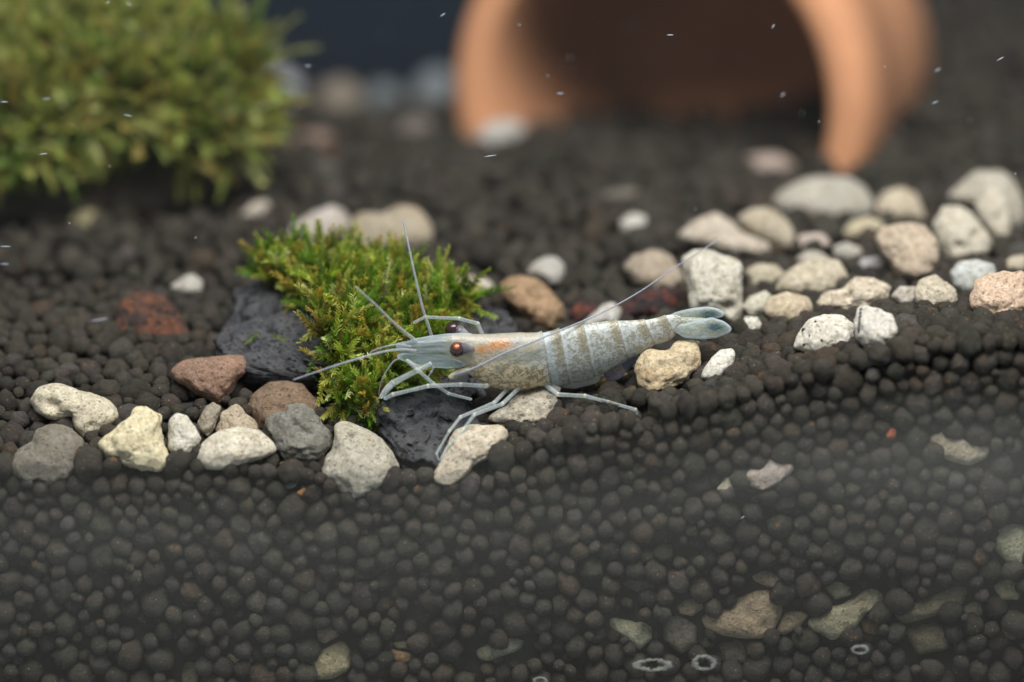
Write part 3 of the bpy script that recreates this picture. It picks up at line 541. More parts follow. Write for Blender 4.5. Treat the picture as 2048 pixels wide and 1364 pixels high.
near = pc[:, 1] < 27
expo = np.maximum(1.6 - (pg - pc[:, 2]), 0) + np.maximum(1.6 - (pc[:, 1] - YG - pr), 0) * 1.0      # close to the surface or to the glass
inframe = (pu > 15) & (pu < 2033) & (pv > 400) & (pv < 1345)
score = np.where(inframe & near & (expo > 0.5) & (pv < 1200), pr / (DIST + pc[:, 1]), 0)
single = np.zeros(n, bool); single[np.argsort(-score)[:300]] = True
vm = []
for i, sh in enumerate(VAR):
    q, F = sh(3); me = new_mesh('soil_pellet', q, F); me.materials.append(M_SOIL_O); vm.append(me)
for i in np.nonzero(single)[0]:
    o = bpy.data.objects.new('soil_pellet', vm[var[i]]); COL.objects.link(o); o.parent = SOIL
    o.location = Vector(pc[i] * S); o.rotation_mode = 'QUATERNION'; o.rotation_quaternion = tuple(quat[i]); o.scale = (pr[i],) * 3; o.color = (*tint[i], 1)
bag = Bag()
for isnear in (True, False):
    for i, sh in enumerate(VAR):
        k = np.nonzero((var == i) & (near == isnear) & ~single)[0]
        if not len(k): continue
        q, F = sh(2 if isnear else 1)
        V = np.einsum('nij,vj->nvi', rot[k], q) * pr[k][:, None, None] + pc[k][:, None, :]
        bag.add(V.reshape(-1, 3), (F[None] + (np.arange(len(k)) * len(q))[:, None, None]).reshape(-1, 3), np.repeat(tint[k], len(q), 0))
o = obj('soil_pellets', bag.mesh('soil_pellets'), M_SOIL, SOIL); o['kind'] = 'stuff'

# ------------------------------------------------------------------ terracotta pot on its side
def pot():
    prof = [(23.0, 1.2), (24.0, 0.0), (27.0, 0.0), (28.2, 1.2), (28.4, 6.0), (28.2, 11.0), (27.6, 12.2), (26.8, 12.8), (26.2, 25.0), (25.0, 41.0), (23.8, 43.0), (0.0, 43.0), (0.0, 39.5), (20.5, 39.5), (21.4, 25.0), (22.4, 13.0)]
    n = 96; V = []; F = []; m = len(prof)
    for j in range(n):
        a = 2 * math.pi * j / n
        for r, z in prof: V.append((r * math.cos(a), z, r * math.sin(a)))
    for j in range(n):
        for i in range(m): F.append((j * m + i, j * m + (i + 1) % m, ((j + 1) % n) * m + (i + 1) % m, ((j + 1) % n) * m + i))
    o = obj('terracotta_pot', new_mesh('terracotta_pot', V, F), M_POT, None, P(1307, 212, 84)); o.rotation_euler = (math.radians(-4), 0, math.radians(-22))
    tag(o, 'orange terracotta flower pot lying on its side half sunk in the soil', 'flower pot')
pot()

# ------------------------------------------------------------------ moss
def frond(L, pairs, leaf, curl, seed):
    rg = np.random.default_rng(seed); V = []; F = []; w_ = L * 0.012
    xs = np.linspace(0, 1, 9); bend = curl * L * xs ** 2; side = rg.normal() * 0.15 * L * xs ** 2
    spine = np.c_[side, bend, L * xs]
    for i, s in enumerate(spine): V += [s + (w_, 0, 0), s + (-w_, 0, 0)]
    for i in range(8): F += [(2 * i, 2 * i + 1, 2 * i + 3), (2 * i, 2 * i + 3, 2 * i + 2)]
    tcol = list(np.repeat(xs, 2))
    for k in range(pairs):
        t = 0.08 + 0.92 * k / (pairs - 1); c = np.array([np.interp(t, xs, spine[:, m]) for m in range(3)])
        for sgn in (-1, 1, 0.0):
            if sgn == 0.0 and k % 2: continue
            l = leaf * (1.05 - 0.55 * t) * rg.uniform(0.75, 1.2); an = math.radians(rg.uniform(38, 68) * (1 - 0.4 * t)); tw = rg.normal() * 0.45
            d = np.array([sgn * math.sin(an), math.sin(tw) * 0.6 + (0.8 if sgn == 0 else 0), math.cos(an)]); d /= np.linalg.norm(d)
            s = np.cross(d, (0, 1, 0.2)); s /= np.linalg.norm(s); b = len(V); lift = np.array([0, 0.12 * l, 0])
            V += [c, c + d * l * .45 + s * l * .13 + lift, c + d * l, c + d * l * .45 - s * l * .13 + lift]; F += [(b, b + 1, b + 2), (b, b + 2, b + 3)]
            tcol += [t, t + .1, t + .35, t + .1]
    return np.array(V), np.array(F), np.array(tcol)
FV = [frond(1.0, 17, 0.27, RNG.uniform(0.05, 0.4), s) for s in range(12)]
def frame_to(d, up):
    z = d / np.linalg.norm(d); x = np.cross(up, z); x /= np.linalg.norm(x) + 1e-9; y = np.cross(z, x); return np.stack([x, y, z], 1)
PAL = np.array([(.17, .24, .02), (.09, .20, .012), (.30, .30, .06), (.29, .21, .04), (.06, .12, .01), (.42, .45, .19), (.27, .34, .05)])
def in_poly(u, v, poly):
    c = False; n = len(poly)
    for i in range(n):
        (x1, y1), (x2, y2) = poly[i - 1], poly[i]
        if (y1 > v) != (y2 > v) and u < (x2 - x1) * (v - y1) / (y2 - y1) + x1: c = not c
    return c
def moss(name, label, rock, poly, count, Lr, lift, singles, seed, palw, dull=0.0):
    rg = np.random.default_rng(seed); bv = bvh_of(rock); us = [p[0] for p in poly]; vs = [p[1] for p in poly]
    root = obj(name, None, None, None, np.array(rock.location) / S); tag(root, label, 'moss'); base = np.array(root.location) / S
    bag = Bag(); done = 0; guard = 0
    while done < count and guard < count * 12:
        guard += 1; u = rg.uniform(min(us), max(us)); v = rg.uniform(min(vs), max(vs))
        if not in_poly(u, v, poly): continue
        loc, nn = hit_px(bv, u, v)
        if loc is None: continue
        top = nn[2]; d = nn * rg.uniform(.3, 1.0) + rg.normal(size=3) * 0.55 + np.array([0, -0.15, 0.55 if top > 0.45 else -0.35])
        L = rg.uniform(*Lr); q = loc + nn * rg.uniform(-0.2, lift) - d / np.linalg.norm(d) * 0.3
        V, F, tc = FV[rg.integers(len(FV))]; fr = frame_to(d, nn + rg.normal(size=3) * .5)
        cl = 0.5 + 0.5 * pnoise(np.array([[loc[0] * .22, loc[1] * .22, loc[2] * .22]]) + seed)[0] * 1.5; idx = int(np.clip((cl + rg.normal() * .22) * len(PAL), 0, len(PAL) - 1))
        if rg.random() < .45: idx = rg.choice(len(PAL), p=palw)
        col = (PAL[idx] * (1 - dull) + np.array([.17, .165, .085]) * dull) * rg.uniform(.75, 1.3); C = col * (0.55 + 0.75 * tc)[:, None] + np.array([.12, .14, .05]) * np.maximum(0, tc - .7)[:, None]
        W = (V * L) @ fr.T + q - base
        if done < singles:
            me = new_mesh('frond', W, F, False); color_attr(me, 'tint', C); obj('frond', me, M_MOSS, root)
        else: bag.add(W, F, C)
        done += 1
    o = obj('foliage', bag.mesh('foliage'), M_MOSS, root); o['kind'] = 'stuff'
    return root, bv, base
MPOLY = [(520, 545), (560, 520), (620, 515), (680, 510), (730, 520), (800, 500), (850, 530), (900, 560), (960, 585), (950, 610), (900, 625), (905, 650), (880, 690), (860, 730), (800, 790), (770, 800), (745, 830), (695, 838), (668, 790), (650, 740), (655, 680), (640, 620), (600, 600), (560, 580), (530, 580)]
root, bv, base = moss('moss_clump', 'bright yellow-green feathery moss growing over the black lava rock', LAVA, MPOLY, 1900, (2.2, 5.0), 1.8, 60, 3, [.2, .26, .14, .06, .16, .08, .1])
def sprig(u, v, du, dv, L, col, y_off=-2.0):             # single fronds that stand clear of the clump
    loc, nn = hit_px(bv, u, v)
    if loc is None: return
    d = RT * du - UP * dv; V, F, tc = FV[int(L * 7) % len(FV)]; fr = frame_to(d, -FW)
    W = (V * np.array([1.0, 1, 1]) * L) @ fr.T + loc + FW * y_off - base
    me = new_mesh('frond', W, F, False); color_attr(me, 'tint', np.array(col) * (0.8 + 0.5 * tc)[:, None]); obj('frond', me, M_MOSS, root)
for a in [(640, 540, 0.02, -1, 5.2, (.22, .25, .05)), (640, 545, .1, -1, 3.2, (.2, .26, .05)), (830, 545, .25, -1, 3.4, (.12, .24, .02)), (905, 590, .1, -1, 2.6, (.2, .27, .08)), (560, 560, -1, -.1, 2.8, (.25, .27, .1)), (720, 790, .4, .7, 3.2, (.12, .26, .015)), (710, 800, -.3, .9, 3.0, (.14, .25, .02)),
          (740, 800, .15, 1, 2.6, (.2, .27, .03)), (680, 780, -.7, .6, 2.4, (.1, .2, .02)), (700, 745, .1, .8, 2.6, (.13, .3, .03)), (660, 700, -1, .1, 2.0, (.3, .33, .15)), (660, 660, -1, .4, 2.4, (.25, .3, .1)), (880, 600, 1, -.4, 3.0, (.16, .3, .02)), (930, 600, 1, -.3, 2.6, (.15, .28, .02)),
          (600, 590, -.8, .4, 2.6, (.3, .33, .16)), (625, 600, .6, .6, 2.6, (.3, .34, .18)), (660, 620, .1, .9, 2.8, (.28, .3, .14)), (520, 665, -.6, .5, 1.8, (.14, .2, .04)), (545, 670, .6, .2, 1.8, (.16, .2, .05))]: sprig(*a)
BPOLY = Zb([(-100, -60), (400, -80), (700, -10), (850, 130), (1080, 160), (1170, 300), (1150, 420), (1130, 560), (1050, 700), (930, 740), (830, 620), (700, 560), (520, 570), (470, 640), (330, 700), (100, 740), (-100, 740)])
moss('moss_clump', 'large blurred olive-green moss cushion covering the boulder by the tank wall', stone('moss_core', [(-90, 330), (-80, 60), (60, -60), (260, -50), (350, 20), (380, 50), (470, 65), (520, 130), (515, 220), (480, 310), (420, 320), (360, 270), (280, 250), (215, 260), (205, 330), (140, 360), (40, 380)],
      (.10, .12, .03), 'dark mossy stone inside the large blurred moss cushion', None, M_GREY, y=60.0, tilt=0.45, T=0.5, sub=4, cat='rock'), BPOLY, 2200, (3.0, 6.5), 2.5, 20, 9, [.12, .06, .26, .16, .04, .24, .12], 0.38)

# ------------------------------------------------------------------ shrimp
SH = obj('shrimp', None, None, None, P(1010, 800, -4)); tag(SH, 'translucent speckled shrimp with dark eyes and long antennae, perched among the stones', 'shrimp'); SB = np.array(SH.location) / S
def build(name, V, F, mat, parent=SH, attrs=()):
    me = new_mesh(name, np.asarray(V) - SB, F)
    for a, c in attrs: color_attr(me, a, c)
    return obj(name, me, mat, parent)
ST = np.array([(793, 687, 700, .5), (800, 684, 709, .6), (815, 681, 717, .6), (835, 678, 723, .6), (857, 674, 730, .62), (880, 670, 734, .64), (900, 668.5, 737, .66), (915, 668, 740, .68), (935, 668, 748, .7), (955, 668, 761, .72), (980, 668, 774, .74), (1012, 666, 780, .76), (1045, 664.5, 780, .76), (1077, 666.5, 774, .74), (1093, 664.5, 771, .72), (1117, 660, 767.5, .7), (1149, 652, 762, .68), (1190, 645, 751, .66), (1230, 641.5, 731, .64), (1260, 641, 713, .62), (1290, 640.5, 696, .6), (1317, 636, 683, .58), (1340, 629, 674, .55), (1356, 629, 664, .45), (1363, 634, 656, .3)], float)
SEG = [1086, 1121, 1170, 1238, 1292, 1334]
def shrimp_body():
    us = np.concatenate([np.linspace(793, 1363, 420)]); n = len(us); m = 48
    vt = np.interp(us, ST[:, 0], ST[:, 1]); vb = np.interp(us, ST[:, 0], ST[:, 2]); wf = np.interp(us, ST[:, 0], ST[:, 3])
    ker = np.exp(-(np.arange(-12, 13) / 6) ** 2); ker /= ker.sum(); sm = lambda a: np.convolve(np.r_[np.full(12, a[0]), a, np.full(12, a[-1])], ker, 'valid')
    vt, vb, wf = sm(vt), sm(vb), sm(wf)
    for a, b in zip(SEG[:-1], SEG[1:]):                  # rounded side plates hang below the belly line
        q = (us - a - 14) / (b - a); vb += np.where((q > 0) & (q < 1), 4.5 * np.sin(math.pi * np.clip(q, 0, 1)) ** 0.7, 0)
    V = np.zeros((n, m, 3)); net = np.zeros((n, m, 3)); mark = np.zeros((n, m, 3))
    ang = np.linspace(0, 2 * math.pi, m, endpoint=False)
    for i, u in enumerate(us):
        slope = 0.12 + 0.35 * max(0, (u - 1080) / 280)           # sections lean with the body axis
        hh = (vb[i] - vt[i]) / 2; vc = (vb[i] + vt[i]) / 2
        for j, a in enumerate(ang):
            ct, st = math.cos(a), math.sin(a)                     # ct: +1 dorsal, -1 ventral ; st: depth
            zz = np.sign(ct) * abs(ct) ** 0.92; ww = np.sign(st) * abs(st) ** 0.85
            k = 1.0; uu = u - 14 * slope * zz * hh / 45
            ridge = 0.0; bandv = 0.0; line = 0.0; pale = 0.0
            sl = u + 6 * (1 - ct)                                # segment borders sweep back towards the belly
            for sg in SEG:
                dd = u - (sg + 9 * (1 - ct) * 0.9)
                line = max(line, math.exp(-((dd + 1.0) / 1.5) ** 2)); pale = max(pale, math.exp(-((dd - 3.0) / 2.6) ** 2))
                if -26 < dd <= 0: ridge = max(ridge, 0.075 * math.exp(dd / 11.0)); bandv = max(bandv, math.exp(-((dd + 9) / 8.0) ** 2) * np.clip(ct + .55, 0, 1))
            k += ridge
            p = P(uu, vc - zz * hh * k, ys(u)); V[i, j] = p + FW * (ww * hh * MM * wf[i] * 2 * 0.5 * k * 1.0)
            t = (1 - ct) / 2                                     # 0 back, 1 belly
            vv = vc - zz * hh
            if u < 905:
                sk = 0.5 + 0.5 * math.sin(vv * .62 + u * .05) * math.sin(vv * .23 + 2); c = np.array([.34, .39, .39]) * (.55 + .75 * sk); mk = [0.12, 0, 0.34 + 0.28 * sk + 0.1 * (u - 793) / 110]
                if u > 880: c = c * (1 - (u - 880) / 25) + np.array([.40, .40, .34]) * (u - 880) / 25
            elif u < SEG[0] + 6 * (1 - ct):
                low = np.clip((vv - 712) / 30, 0, 1); c = np.array([.42, .40, .33]) * (1 - low) + np.array([.76, .64, .42]) * low
                mid = math.exp(-((vv - 712) / 11) ** 2) * np.clip((u - 980) / 40, 0, 1); c = c * (1 - .5 * mid) + np.array([.20, .24, .22]) * .5 * mid
                mk = [0.45 + .45 * low, 0.0, 0.80 + .16 * low]
                og = max(math.exp(-(((u - 1000) / 27) ** 4 + ((vv - 689 + (u - 1000) * .2) / 9.5) ** 2)), .85 * math.exp(-(((u - 964) / 20) ** 2 + ((vv - 699) / 9) ** 2)))
                og = min(1, og * 1.25); c = c * (1 - og) + np.array([.40, .18, .06]) * og; mk[0] *= 1 - .7 * og; mk[2] = mk[2] * (1 - og) + .97 * og
                for su, sv, ru, rv, sc_c, am in ((995, 738, 8, 9, (.13, .17, .19), .7), (1032, 682, 13, 5, (.22, .27, .33), .7), (1020, 715, 24, 6, (.17, .18, .12), .6), (1045, 716, 26, 5, (.45, .52, .55), .5), (1068, 728, 18, 7, (.50, .58, .60), .6), (932, 716, 17, 9, (.66, .58, .42), .7), (948, 690, 9, 10, (.60, .57, .48), .5), (958, 742, 12, 8, (.42, .30, .13), .4), (1062, 745, 16, 6, (.24, .26, .22), .5)):
                    g_ = am * math.exp(-((u - su) / ru) ** 2 - ((vv - sv) / rv) ** 2); c = c * (1 - g_) + np.array(sc_c) * g_
                if vv < 682: c = c * .85 + np.array([.06, .05, .05])
                ed = math.exp(-((u - (SEG[0] + 6 * (1 - ct)) + 4) / 5) ** 2); c = c * (1 - .5 * ed) + np.array([.5, .58, .62]) * .5 * ed
            else:
                c = np.array([.54, .58, .57]) * (1 - .12 * t) + np.array([.10, .07, .05]) * np.clip((u - 1200) / 200, 0, 1)
                st_ = math.exp(-((u - (SEG[0] + 9 * (1 - ct)) - 9) / 4) ** 2); c = c * (1 - .6 * st_) + np.array([.55, .63, .68]) * .6 * st_
                c = c * (1 - .62 * bandv) + np.array([.19, .17, .085]) * .62 * bandv
                c = c * (1 - .6 * line) + np.array([.16, .14, .07]) * .6 * line; c = c * (1 - .45 * pale) + np.array([.60, .66, .68]) * .45 * pale
                mk = [0.85 * (1 - .7 * st_) * (1 - .7 * pale), bandv, 0.76 - .22 * np.clip((t - .75) / .25, 0, 1) + .15 * bandv]
            net[i, j] = c; mark[i, j] = mk
    F = np.array([(i * m + j, i * m + (j + 1) % m, (i + 1) * m + (j + 1) % m, (i + 1) * m + j) for i in range(n - 1) for j in range(m)])
    V = V.reshape(-1, 3); caps = []
    F = [tuple(f) for f in F] + [tuple(range(m - 1, -1, -1)), tuple(range((n - 1) * m, n * m))]
    return build('body', V, F, M_SHRIMP, attrs=[('net', net.reshape(-1, 3)), ('mark', mark.reshape(-1, 3))])
BODY = shrimp_body()
def tube(name, pts, rad, cols, parent=SH, sides=10, sub=1, mat=None, flat=1.0):
    """pts: (u, v, dy) with dy relative to the body's depth; rad in pixels; cols rgba per point"""
    p = np.array([P(u, v, ys(u) + d) for u, v, d in pts]); n = len(p); r = np.array(rad, float) * MM; c = np.array(cols, float)
    if sub > 1:
        t = np.arange(n); tt = np.linspace(0, n - 1, (n - 1) * sub + 1); i = np.clip(tt.astype(int), 0, n - 2); f = (tt - i)[:, None]
        g = lambda k: p[np.clip(k, 0, n - 1)]
        p0, p1, p2, p3 = g(i - 1), g(i), g(i + 1), g(i + 2)
        p_ = 0.5 * (2 * p1 + (p2 - p0) * f + (2 * p0 - 5 * p1 + 4 * p2 - p3) * f ** 2 + (3 * p1 - p0 - 3 * p2 + p3) * f ** 3)
        r = np.interp(tt, t, r); c = np.stack([np.interp(tt, t, c[:, k]) for k in range(4)], 1); p = p_; n = len(p)
    V = []; C = []
    for i in range(n):
        d = p[min(i + 1, n - 1)] - p[max(i - 1, 0)]; d /= np.linalg.norm(d); a = np.cross(d, FW); a /= np.linalg.norm(a); b = np.cross(d, a)
        for k in range(sides):
            w_ = 2 * math.pi * k / sides; V.append(p[i] + a * r[i] * math.cos(w_) + b * r[i] * flat * math.sin(w_)); C.append(c[i])
    F = [(i * sides + k, i * sides + (k + 1) % sides, (i + 1) * sides + (k + 1) % sides, (i + 1) * sides + k) for i in range(n - 1) for k in range(sides)]
    F += [tuple(range(sides - 1, -1, -1)), tuple(range((n - 1) * sides, n * sides))]
    return build(name, V, F, mat or M_LIMB, parent, [('tint', C)])
GLASSY = (.72, .76, .76, .28); JOINT = (.76, .72, .60, .62); PALE = (.70, .72, .71, .55)
def leg(name, joints, r0, r1, parent=SH):
    """straight glassy segments, a swollen cream joint at each bend"""
    pts, rad, cols = [], [], []; n = len(joints)
    for i in range(n - 1):
        a, b = np.array(joints[i], float), np.array(joints[i + 1], float); L = np.hypot(*(b - a)[:2]); e = min(.28, 3.5 / L)
        rr = lambda t: r0 + (r1 - r0) * (i + t) / (n - 1)
        for t, k, c in ((0, 1.05, JOINT), (e, .95, GLASSY), (.5, .86, GLASSY), (1 - e, .98, GLASSY)):
            pts.append(a + (b - a) * t); rad.append(rr(t) * k); cols.append(c)
    pts.append(joints[-1]); rad.append(r1 * .5); cols.append(PALE)
    return tube(name, pts, rad, cols, parent, 10)
leg('leg', [(967, 675, 2.2), (955, 647, 2.6), (918, 637, 2.6), (850, 634, 2.2), (826, 646, 2.0)], 4.8, 3.0)
leg('leg', [(992, 764, -0.2), (972, 772, -1.4), (921, 769, -2.2), (856, 772, -2.6), (786, 789, -2.8), (768, 798, -2.8)], 4.8, 4.0)
leg('leg', LEGS['E'], 4.8, 2.0)
leg('leg', LEGS['F'], 5.0, 2.0)
leg('leg', LEGS['G'], 5.0, 3.0)
leg('leg', [(868, 733, -0.6), (863, 743, -0.9), (856, 754, -1.0)], 3.0, 1.6)
leg('maxilliped', [(842, 738, -1.2), (815, 722, -1.8), (866, 767, -2.2), (897, 787, -2.2), (944, 799, -2.0)], 4.4, 3.0)
tube('maxilliped', [(938, 740, -1.2), (920, 745, -1.6), (905, 752, -1.8), (898, 756, -1.8)], [6, 6, 6, 3.5], [(.6, .55, .4, .9)] * 3 + [(.66, .6, .42, 1)], sub=3)
CL = leg('claw_arm', [(862, 728, -1.0), (834, 741, -1.6), (786, 766, -2.2)], 5.0, 6.6)
tube('claw', [(788, 764, -2.2), (776, 776, -2.3), (766, 786, -2.3), (759, 796, -2.3)], [6.2, 6.5, 3.8, 1.2], [GLASSY, PALE, PALE, (.7, .72, .7, .95)], CL, sub=3)
tube('claw', [(784, 770, -2.3), (775, 782, -2.4), (768, 792, -2.4), (762, 797, -2.4)], [3.0, 3.2, 2.2, 1.0], [GLASSY, PALE, PALE, (.7, .72, .7, .95)], CL, sub=3)
LAV = (.36, .37, .47, .66); LV2 = (.55, .57, .57, .45)
def antenna(name, pts, r0, r1, c0=LV2, c1=LAV):
    n = len(pts); return tube(name, pts, np.linspace(r0, r1, n), [tuple(np.array(c0) * (1 - i / (n - 1)) + np.array(c1) * i / (n - 1)) for i in range(n)], SH, 8, 8)
antenna('antenna', [(906, 752, -1.9), (930, 744, -2.6), (965, 729, -3.0), (1009, 707, -3.2), (1065, 684, -3.0), (1120, 661, -2.0), (1200, 627, 0.2), (1280, 583, 3.5), (1360, 528, 7), (1440, 478, 10)], 3.0, 0.9, (.34, .35, .42, .85))
antenna('antenna', [(832, 701, -1.0), (800, 699, -1.6), (760, 705, -2.0), (700, 722, -2.6), (650, 738, -3.0), (586, 760, -3.4)], 2.7, 1.4)
antenna('antennule', [(864, 676, 0.3), (858, 655, 0.3), (845, 615, 0.6), (832, 560, 1.6), (819, 500, 3.4), (807, 440, 5.4)], 3.4, 1.9, LV2, (.30, .31, .36, .55))
antenna('antennule', [(832, 682, -.6), (812, 666, -.8), (786, 644, -1.0), (746, 605, -1.0), (710, 573, -1.0)], 3.6, 1.7, LV2, (.38, .40, .40, .55))
antenna('antennule', [(822, 693, -.8), (795, 689, -1.3), (768, 694, -1.6), (745, 702, -1.7), (734, 713, -1.7)], 2.0, 0.9)
antenna('antennule', [(800, 717, -.8), (788, 722, -1.3), (773, 742, -1.6), (762, 765, -1.7), (757, 790, -1.7)], 1.6, 0.7)
def blade(name, pts, dy, T, colf, parent=SH, tilt=0.0):
    uc, vc = centroid(pts); y = ys(uc) + dy; c3 = P(uc, vc, y); k = MM * ((c3 - CAM) @ FW) / DIST; rf = outline_r(pts, uc, vc, k)
    nr, ns = 14, 72; V, C = [], []
    for side in (-1, 1):
        for i in range(nr + 1):
            q = i / nr
            for j in range(ns):
                a = -math.pi + 2 * math.pi * j / ns; r = rf(a) * q; x, yv = r * math.cos(a), r * math.sin(a)
                V.append(c3 + RT * x + UP * yv + FW * (side * T * math.sqrt(max(0, 1 - q * q)) + tilt * x)); C.append(colf(q, uc + x / k, vc - yv / k, (1 - q) * rf(a) / k))
    F = []; off = (nr + 1) * ns
    for s in (0, 1):
        for i in range(nr):
            for j in range(ns):
                a, b, c, d = [s * off + x for x in (i * ns + j, i * ns + (j + 1) % ns, (i + 1) * ns + (j + 1) % ns, (i + 1) * ns + j)]
                F.append((a, b, c, d) if s else (d, c, b, a))
    C = np.array(C); net, mark = C[:, :3], C[:, 3:]
    return build(name, V, F, M_SHRIMP, parent, [('net', net), ('mark', mark)])
def uro(tipu, tipv):
    def f(q, u, v, ed):
        e = np.clip((7.5 - ed) / 5, 0, 1); c = np.array([.36, .41, .38]); a = .55
        d = math.hypot((u - tipu) / 30, (v - tipv) / 15); teal = math.exp(-d * d * 1.6); ring = math.exp(-((d - 1.35) / .35) ** 2) * (u > tipu - 12)
        teal = min(1, teal * 1.2); c = c * (1 - teal * .95) + np.array([.03, .07, .075]) * teal * .95; c = c * (1 - .8 * ring) + np.array([.50, .33, .15]) * .8 * ring
        c = c * (1 - e) + np.array([.50, .60, .66]) * e
        return (*c, .6 * (1 - e) * (1 - .8 * max(teal, ring)), .1, a * (1 - .3 * e) + .25 * teal)
    return f
blade('tail_fan', Z(1220, 580, 5.681, [(640, 300), (760, 245), (950, 200), (1100, 188), (1220, 205), (1295, 250), (1308, 300), (1240, 320), (1000, 345), (800, 345), (660, 330)]), 1.4, .28, uro(1418, 628))
blade('tail_fan', Z(1220, 580, 5.681, [(690, 420), (830, 385), (1000, 340), (1160, 308), (1300, 355), (1385, 425), (1390, 460), (1330, 500), (1200, 545), (1050, 560), (850, 545), (740, 475)]), -.6, .32, uro(1432, 655))
blade('tail_fan', [(1338, 634), (1375, 634), (1410, 636), (1425, 641), (1400, 650), (1365, 658), (1340, 662)], .4, .4, lambda q, u, v, ed: (.33, .36, .31, .7, .2, .78))
scale = lambda q, u, v, ed: (.42, .48, .48, .05, 0, .16 + .40 * np.clip((q - .8) / .15, 0, 1))
blade('antennal_scale', [(945, 730), (900, 737), (860, 735), (820, 727), (797, 719), (787, 711), (796, 706), (850, 708), (900, 714)], -0.9, .16, scale)
blade('antennal_scale', [(900, 690), (850, 684), (815, 682), (795, 686), (786, 692), (800, 699), (850, 702), (900, 705)], 1.0, .16, scale)
blade('rostrum', [(965, 667), (930, 666), (895, 667), (857, 672), (830, 678), (800, 683), (792, 687), (815, 689), (857, 689), (895, 686), (940, 676)], -.1, .35, lambda q, u, v, ed: (.36, .40, .44, .15, .1, .55 + .2 * np.clip((q - .75) / .2, 0, 1)))
for pts, dy in (([(1205, 748), (1225, 733), (1262, 712), (1290, 700), (1292, 712), (1265, 730), (1240, 758), (1215, 765)], .2), ([(1120, 766), (1150, 760), (1190, 750), (1215, 752), (1190, 768), (1150, 778), (1125, 776)], -.2), ([(1085, 770), (1108, 766), (1122, 776), (1118, 790), (1098, 784)], -1.0)):
    blade('swimmeret', pts, dy, .2, lambda q, u, v, ed: ((.10, .10, .16) if u > 1200 else (.42, .40, .36)) + (.15, 0, .62))
def mat_eye():
    m = N('shrimp eye'); c = m.n('Attribute', attribute_name='tint').outputs['Color']
    return m.done(m.n('BsdfPrincipled', {'Base Color': c, 'Roughness': 0.18, 'Specular IOR Level': 0.5}).outputs[0])
M_EYE = mat_eye()
def eye(u, v, dy, r, hot, stalk):
    D, F = ico(4); c = P(u, v, ys(u) + dy); V = c + (D * np.array([1, 1, 1.06])) * r * MM
    pu_, pv_, _ = project(V); front = (D @ FW) < 0.3
    C = np.tile(np.array([.030, .014, .016]), (len(D), 1))
    vis = np.clip(1.2 - np.hypot((pu_ - hot[0]) / 7.0, (pv_ - hot[1]) / 6.5), 0, 1) ** .8 * front
    C = C * (1 - vis)[:, None] + np.array([.36, .085, .02]) * vis[:, None]  # orange reflection spot painted into the eye's own colour
    ring = np.exp(-((np.hypot((pu_ - hot[0]) / 1.0, (pv_ - hot[1]) / 1.0) - 13) / 1.6) ** 2) * front * (pv_ > hot[1]) * .5
    C = C * (1 - ring)[:, None] + np.array([.16, .11, .10]) * ring[:, None]
    o = build('eye', V, F, M_EYE, SH, [('tint', C)])
    tube('eye_stalk', stalk, [r * .97, r * .78, r * .45], [(.075, .06, .085, 1), (.15, .14, .16, .9), (.36, .37, .36, .6)], o, 16, 3)
eye(913.5, 699, -2.6, 14.2, (913, 692), [(921, 698, -2.5), (930, 697, -2.3), (944, 696, -1.4)])
eye(906, 660, 2.6, 16.0, (880, 640), [(914, 662, 2.5), (922, 666, 2.2), (934, 672, 1.4)])

# ------------------------------------------------------------------ small things: specks in the water, limescale on the glass, added reflection veil
bag = Bag(); rs = np.random.default_rng(5); D, F = ico(1)
spk = [(92, 198, 20, 0.1), (8, 204, 18, 0.05), (255, 231, 20, -.2), (86, 308, 20, .15), (215, 5, 10, .3), (258, 8, 14, -.4), (768, 66, 9, .8), (690, 93, 8, .4), (885, 30, 14, .6), (615, 132, 14, 0), (1340, 70, 16, 0), (1260, 52, 7, .2), (1546, 53, 12, 1), (2000, 118, 20, .5), (1120, 187, 16, 0), (1870, 205, 16, .4), (980, 312, 30, .15), (1565, 190, 14, .8), (1910, 245, 8, 1), (1875, 140, 16, .5), (10, 493, 26, 0), (8, 528, 22, 0), (195, 640, 46, .16), (1485, 1035, 12, .6), (70, 600, 9, 0)]
spk += [(rs.uniform(0, 2048), rs.uniform(0, 480), rs.uniform(2, 6), rs.uniform(-1, 1)) for _ in range(80)]
for u, v, l, a in spk:
    y = rs.uniform(-8, 10) if l > 9 else rs.uniform(5, 110)
    if v > 600: y = YG + .3
    c = P(u, v, y); q = D * np.array([l * .5, 1.1, 1.1]) * MM; ca, sa = math.cos(a), math.sin(a)
    bag.add(c + (q[:, :1] * ca - q[:, 1:2] * sa) * RT + (q[:, :1] * sa + q[:, 1:2] * ca) * UP + q[:, 2:] * FW, F, (1, 1, 1))
tag(obj('floating_debris', bag.mesh('floating_debris'), M_SPECK), 'tiny pale specks drifting in the water', 'debris', kind='stuff')
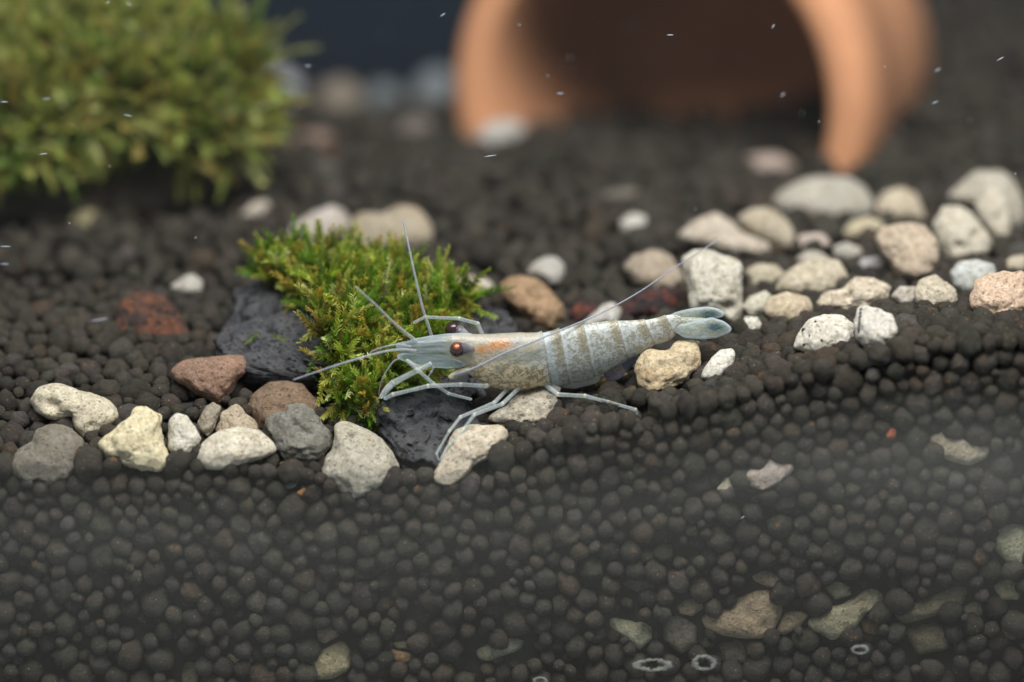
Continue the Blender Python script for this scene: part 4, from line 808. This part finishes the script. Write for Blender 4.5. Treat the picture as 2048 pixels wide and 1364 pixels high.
for u, v, a, b, lab in [(1305, 1330, 38, 13, 'widest oval limescale ring on the glass'), (1408, 1325, 25, 17, 'roundest thick limescale ring, next to the widest oval one'), (1720, 1299, 17, 10, 'small limescale ring on the glass below the horn-armed buried stone'), (1080, 1361, 14, 8, 'smallest limescale ring, cut by the lower edge of the picture')]:
    V, F = [], []; nr, ns = 7, 64; c = P(u, v, YG - 6.2)
    for i in range(nr):
        for j in range(ns):
            w_ = 2 * math.pi * j / ns; wd = .40 + .32 * pnoise(np.array([[math.cos(w_) * 2.6 + u, math.sin(w_) * 2.6, 5.]]))[0]; q = 1 - max(.12, wd) * (1 - i / (nr - 1)); k = q * (1 + .16 * pnoise(np.array([[math.cos(w_) * 3.1 + u, math.sin(w_) * 3.1, i * .3]]))[0] + .05 * rs.normal())
            V.append(c + np.array([a * k * math.cos(w_) * MM, -.02 - .09 * math.sin(math.pi * i / (nr - 1)) * (1 + .8 * rs.normal() * .5), b * k * math.sin(w_) * MM]))
    F = [(i * ns + j, i * ns + (j + 1) % ns, (i + 1) * ns + (j + 1) % ns, (i + 1) * ns + j) for i in range(nr - 1) for j in range(ns)]
    b0 = len(V); V += [p + np.array([0, .03, 0]) for p in V[:ns]] ; V += [p + np.array([0, .03, 0]) for p in V[(nr - 1) * ns:nr * ns]]
    tag(obj('limescale_ring', new_mesh('limescale_ring', V, F, False), M_LIME), lab, 'limescale', 'limescale rings on the glass')
# added veil imitating a glass reflection, thinning to nothing at its wavy upper edge
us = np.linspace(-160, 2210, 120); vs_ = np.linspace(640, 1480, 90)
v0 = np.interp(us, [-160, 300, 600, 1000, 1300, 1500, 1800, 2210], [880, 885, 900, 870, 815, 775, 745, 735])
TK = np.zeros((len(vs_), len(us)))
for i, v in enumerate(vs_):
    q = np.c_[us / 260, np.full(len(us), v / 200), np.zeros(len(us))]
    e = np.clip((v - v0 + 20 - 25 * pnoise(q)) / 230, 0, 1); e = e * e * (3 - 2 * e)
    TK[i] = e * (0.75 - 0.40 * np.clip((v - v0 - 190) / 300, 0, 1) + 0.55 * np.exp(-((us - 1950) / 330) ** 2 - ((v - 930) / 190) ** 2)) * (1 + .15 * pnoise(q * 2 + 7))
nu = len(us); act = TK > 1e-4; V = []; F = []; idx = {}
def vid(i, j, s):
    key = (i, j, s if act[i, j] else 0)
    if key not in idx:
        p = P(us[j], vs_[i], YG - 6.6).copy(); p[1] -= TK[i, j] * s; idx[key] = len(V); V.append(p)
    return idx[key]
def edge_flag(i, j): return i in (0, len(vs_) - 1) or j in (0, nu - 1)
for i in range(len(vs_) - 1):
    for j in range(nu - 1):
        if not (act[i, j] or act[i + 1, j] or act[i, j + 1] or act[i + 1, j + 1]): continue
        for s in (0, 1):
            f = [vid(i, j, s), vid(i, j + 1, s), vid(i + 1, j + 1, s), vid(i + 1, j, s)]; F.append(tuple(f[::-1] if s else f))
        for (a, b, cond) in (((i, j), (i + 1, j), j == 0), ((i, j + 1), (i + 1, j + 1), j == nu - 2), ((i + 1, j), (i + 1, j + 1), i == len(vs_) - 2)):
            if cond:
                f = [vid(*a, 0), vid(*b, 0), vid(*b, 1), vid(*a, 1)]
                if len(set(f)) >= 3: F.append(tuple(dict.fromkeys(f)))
hz = N('reflection veil'); sc_ = hz.n('VolumeScatter', {'Color': (0.82, 0.84, 0.76, 1), 'Density': 120.0, 'Anisotropy': 0.0})
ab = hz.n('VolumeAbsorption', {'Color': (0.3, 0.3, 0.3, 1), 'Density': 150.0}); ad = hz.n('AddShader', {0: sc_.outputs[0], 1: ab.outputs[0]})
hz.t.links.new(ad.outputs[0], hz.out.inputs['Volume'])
tag(obj('reflection_veil', new_mesh('reflection_veil', np.array(V), F, False), hz.m), 'thin grey veil added to imitate a reflection low on the glass', 'film', kind='stuff')

wt = N('tank water'); vs2 = wt.n('VolumeScatter', {'Color': (0.86, 0.93, 1.0, 1), 'Density': 0.12, 'Anisotropy': 0.0}); wt.t.links.new(vs2.outputs[0], wt.out.inputs['Volume'])
me = new_mesh('water', [(x, y, z) for x in (-150, 150) for y in (YG - 0.3, 151.5) for z in (-59, 110)],
              [(0, 1, 3, 2), (4, 6, 7, 5), (0, 4, 5, 1), (2, 3, 7, 6), (0, 2, 6, 4), (1, 5, 7, 3)], False)
tag(obj('water', me, wt.m), 'faintly cloudy aquarium water', kind='structure')
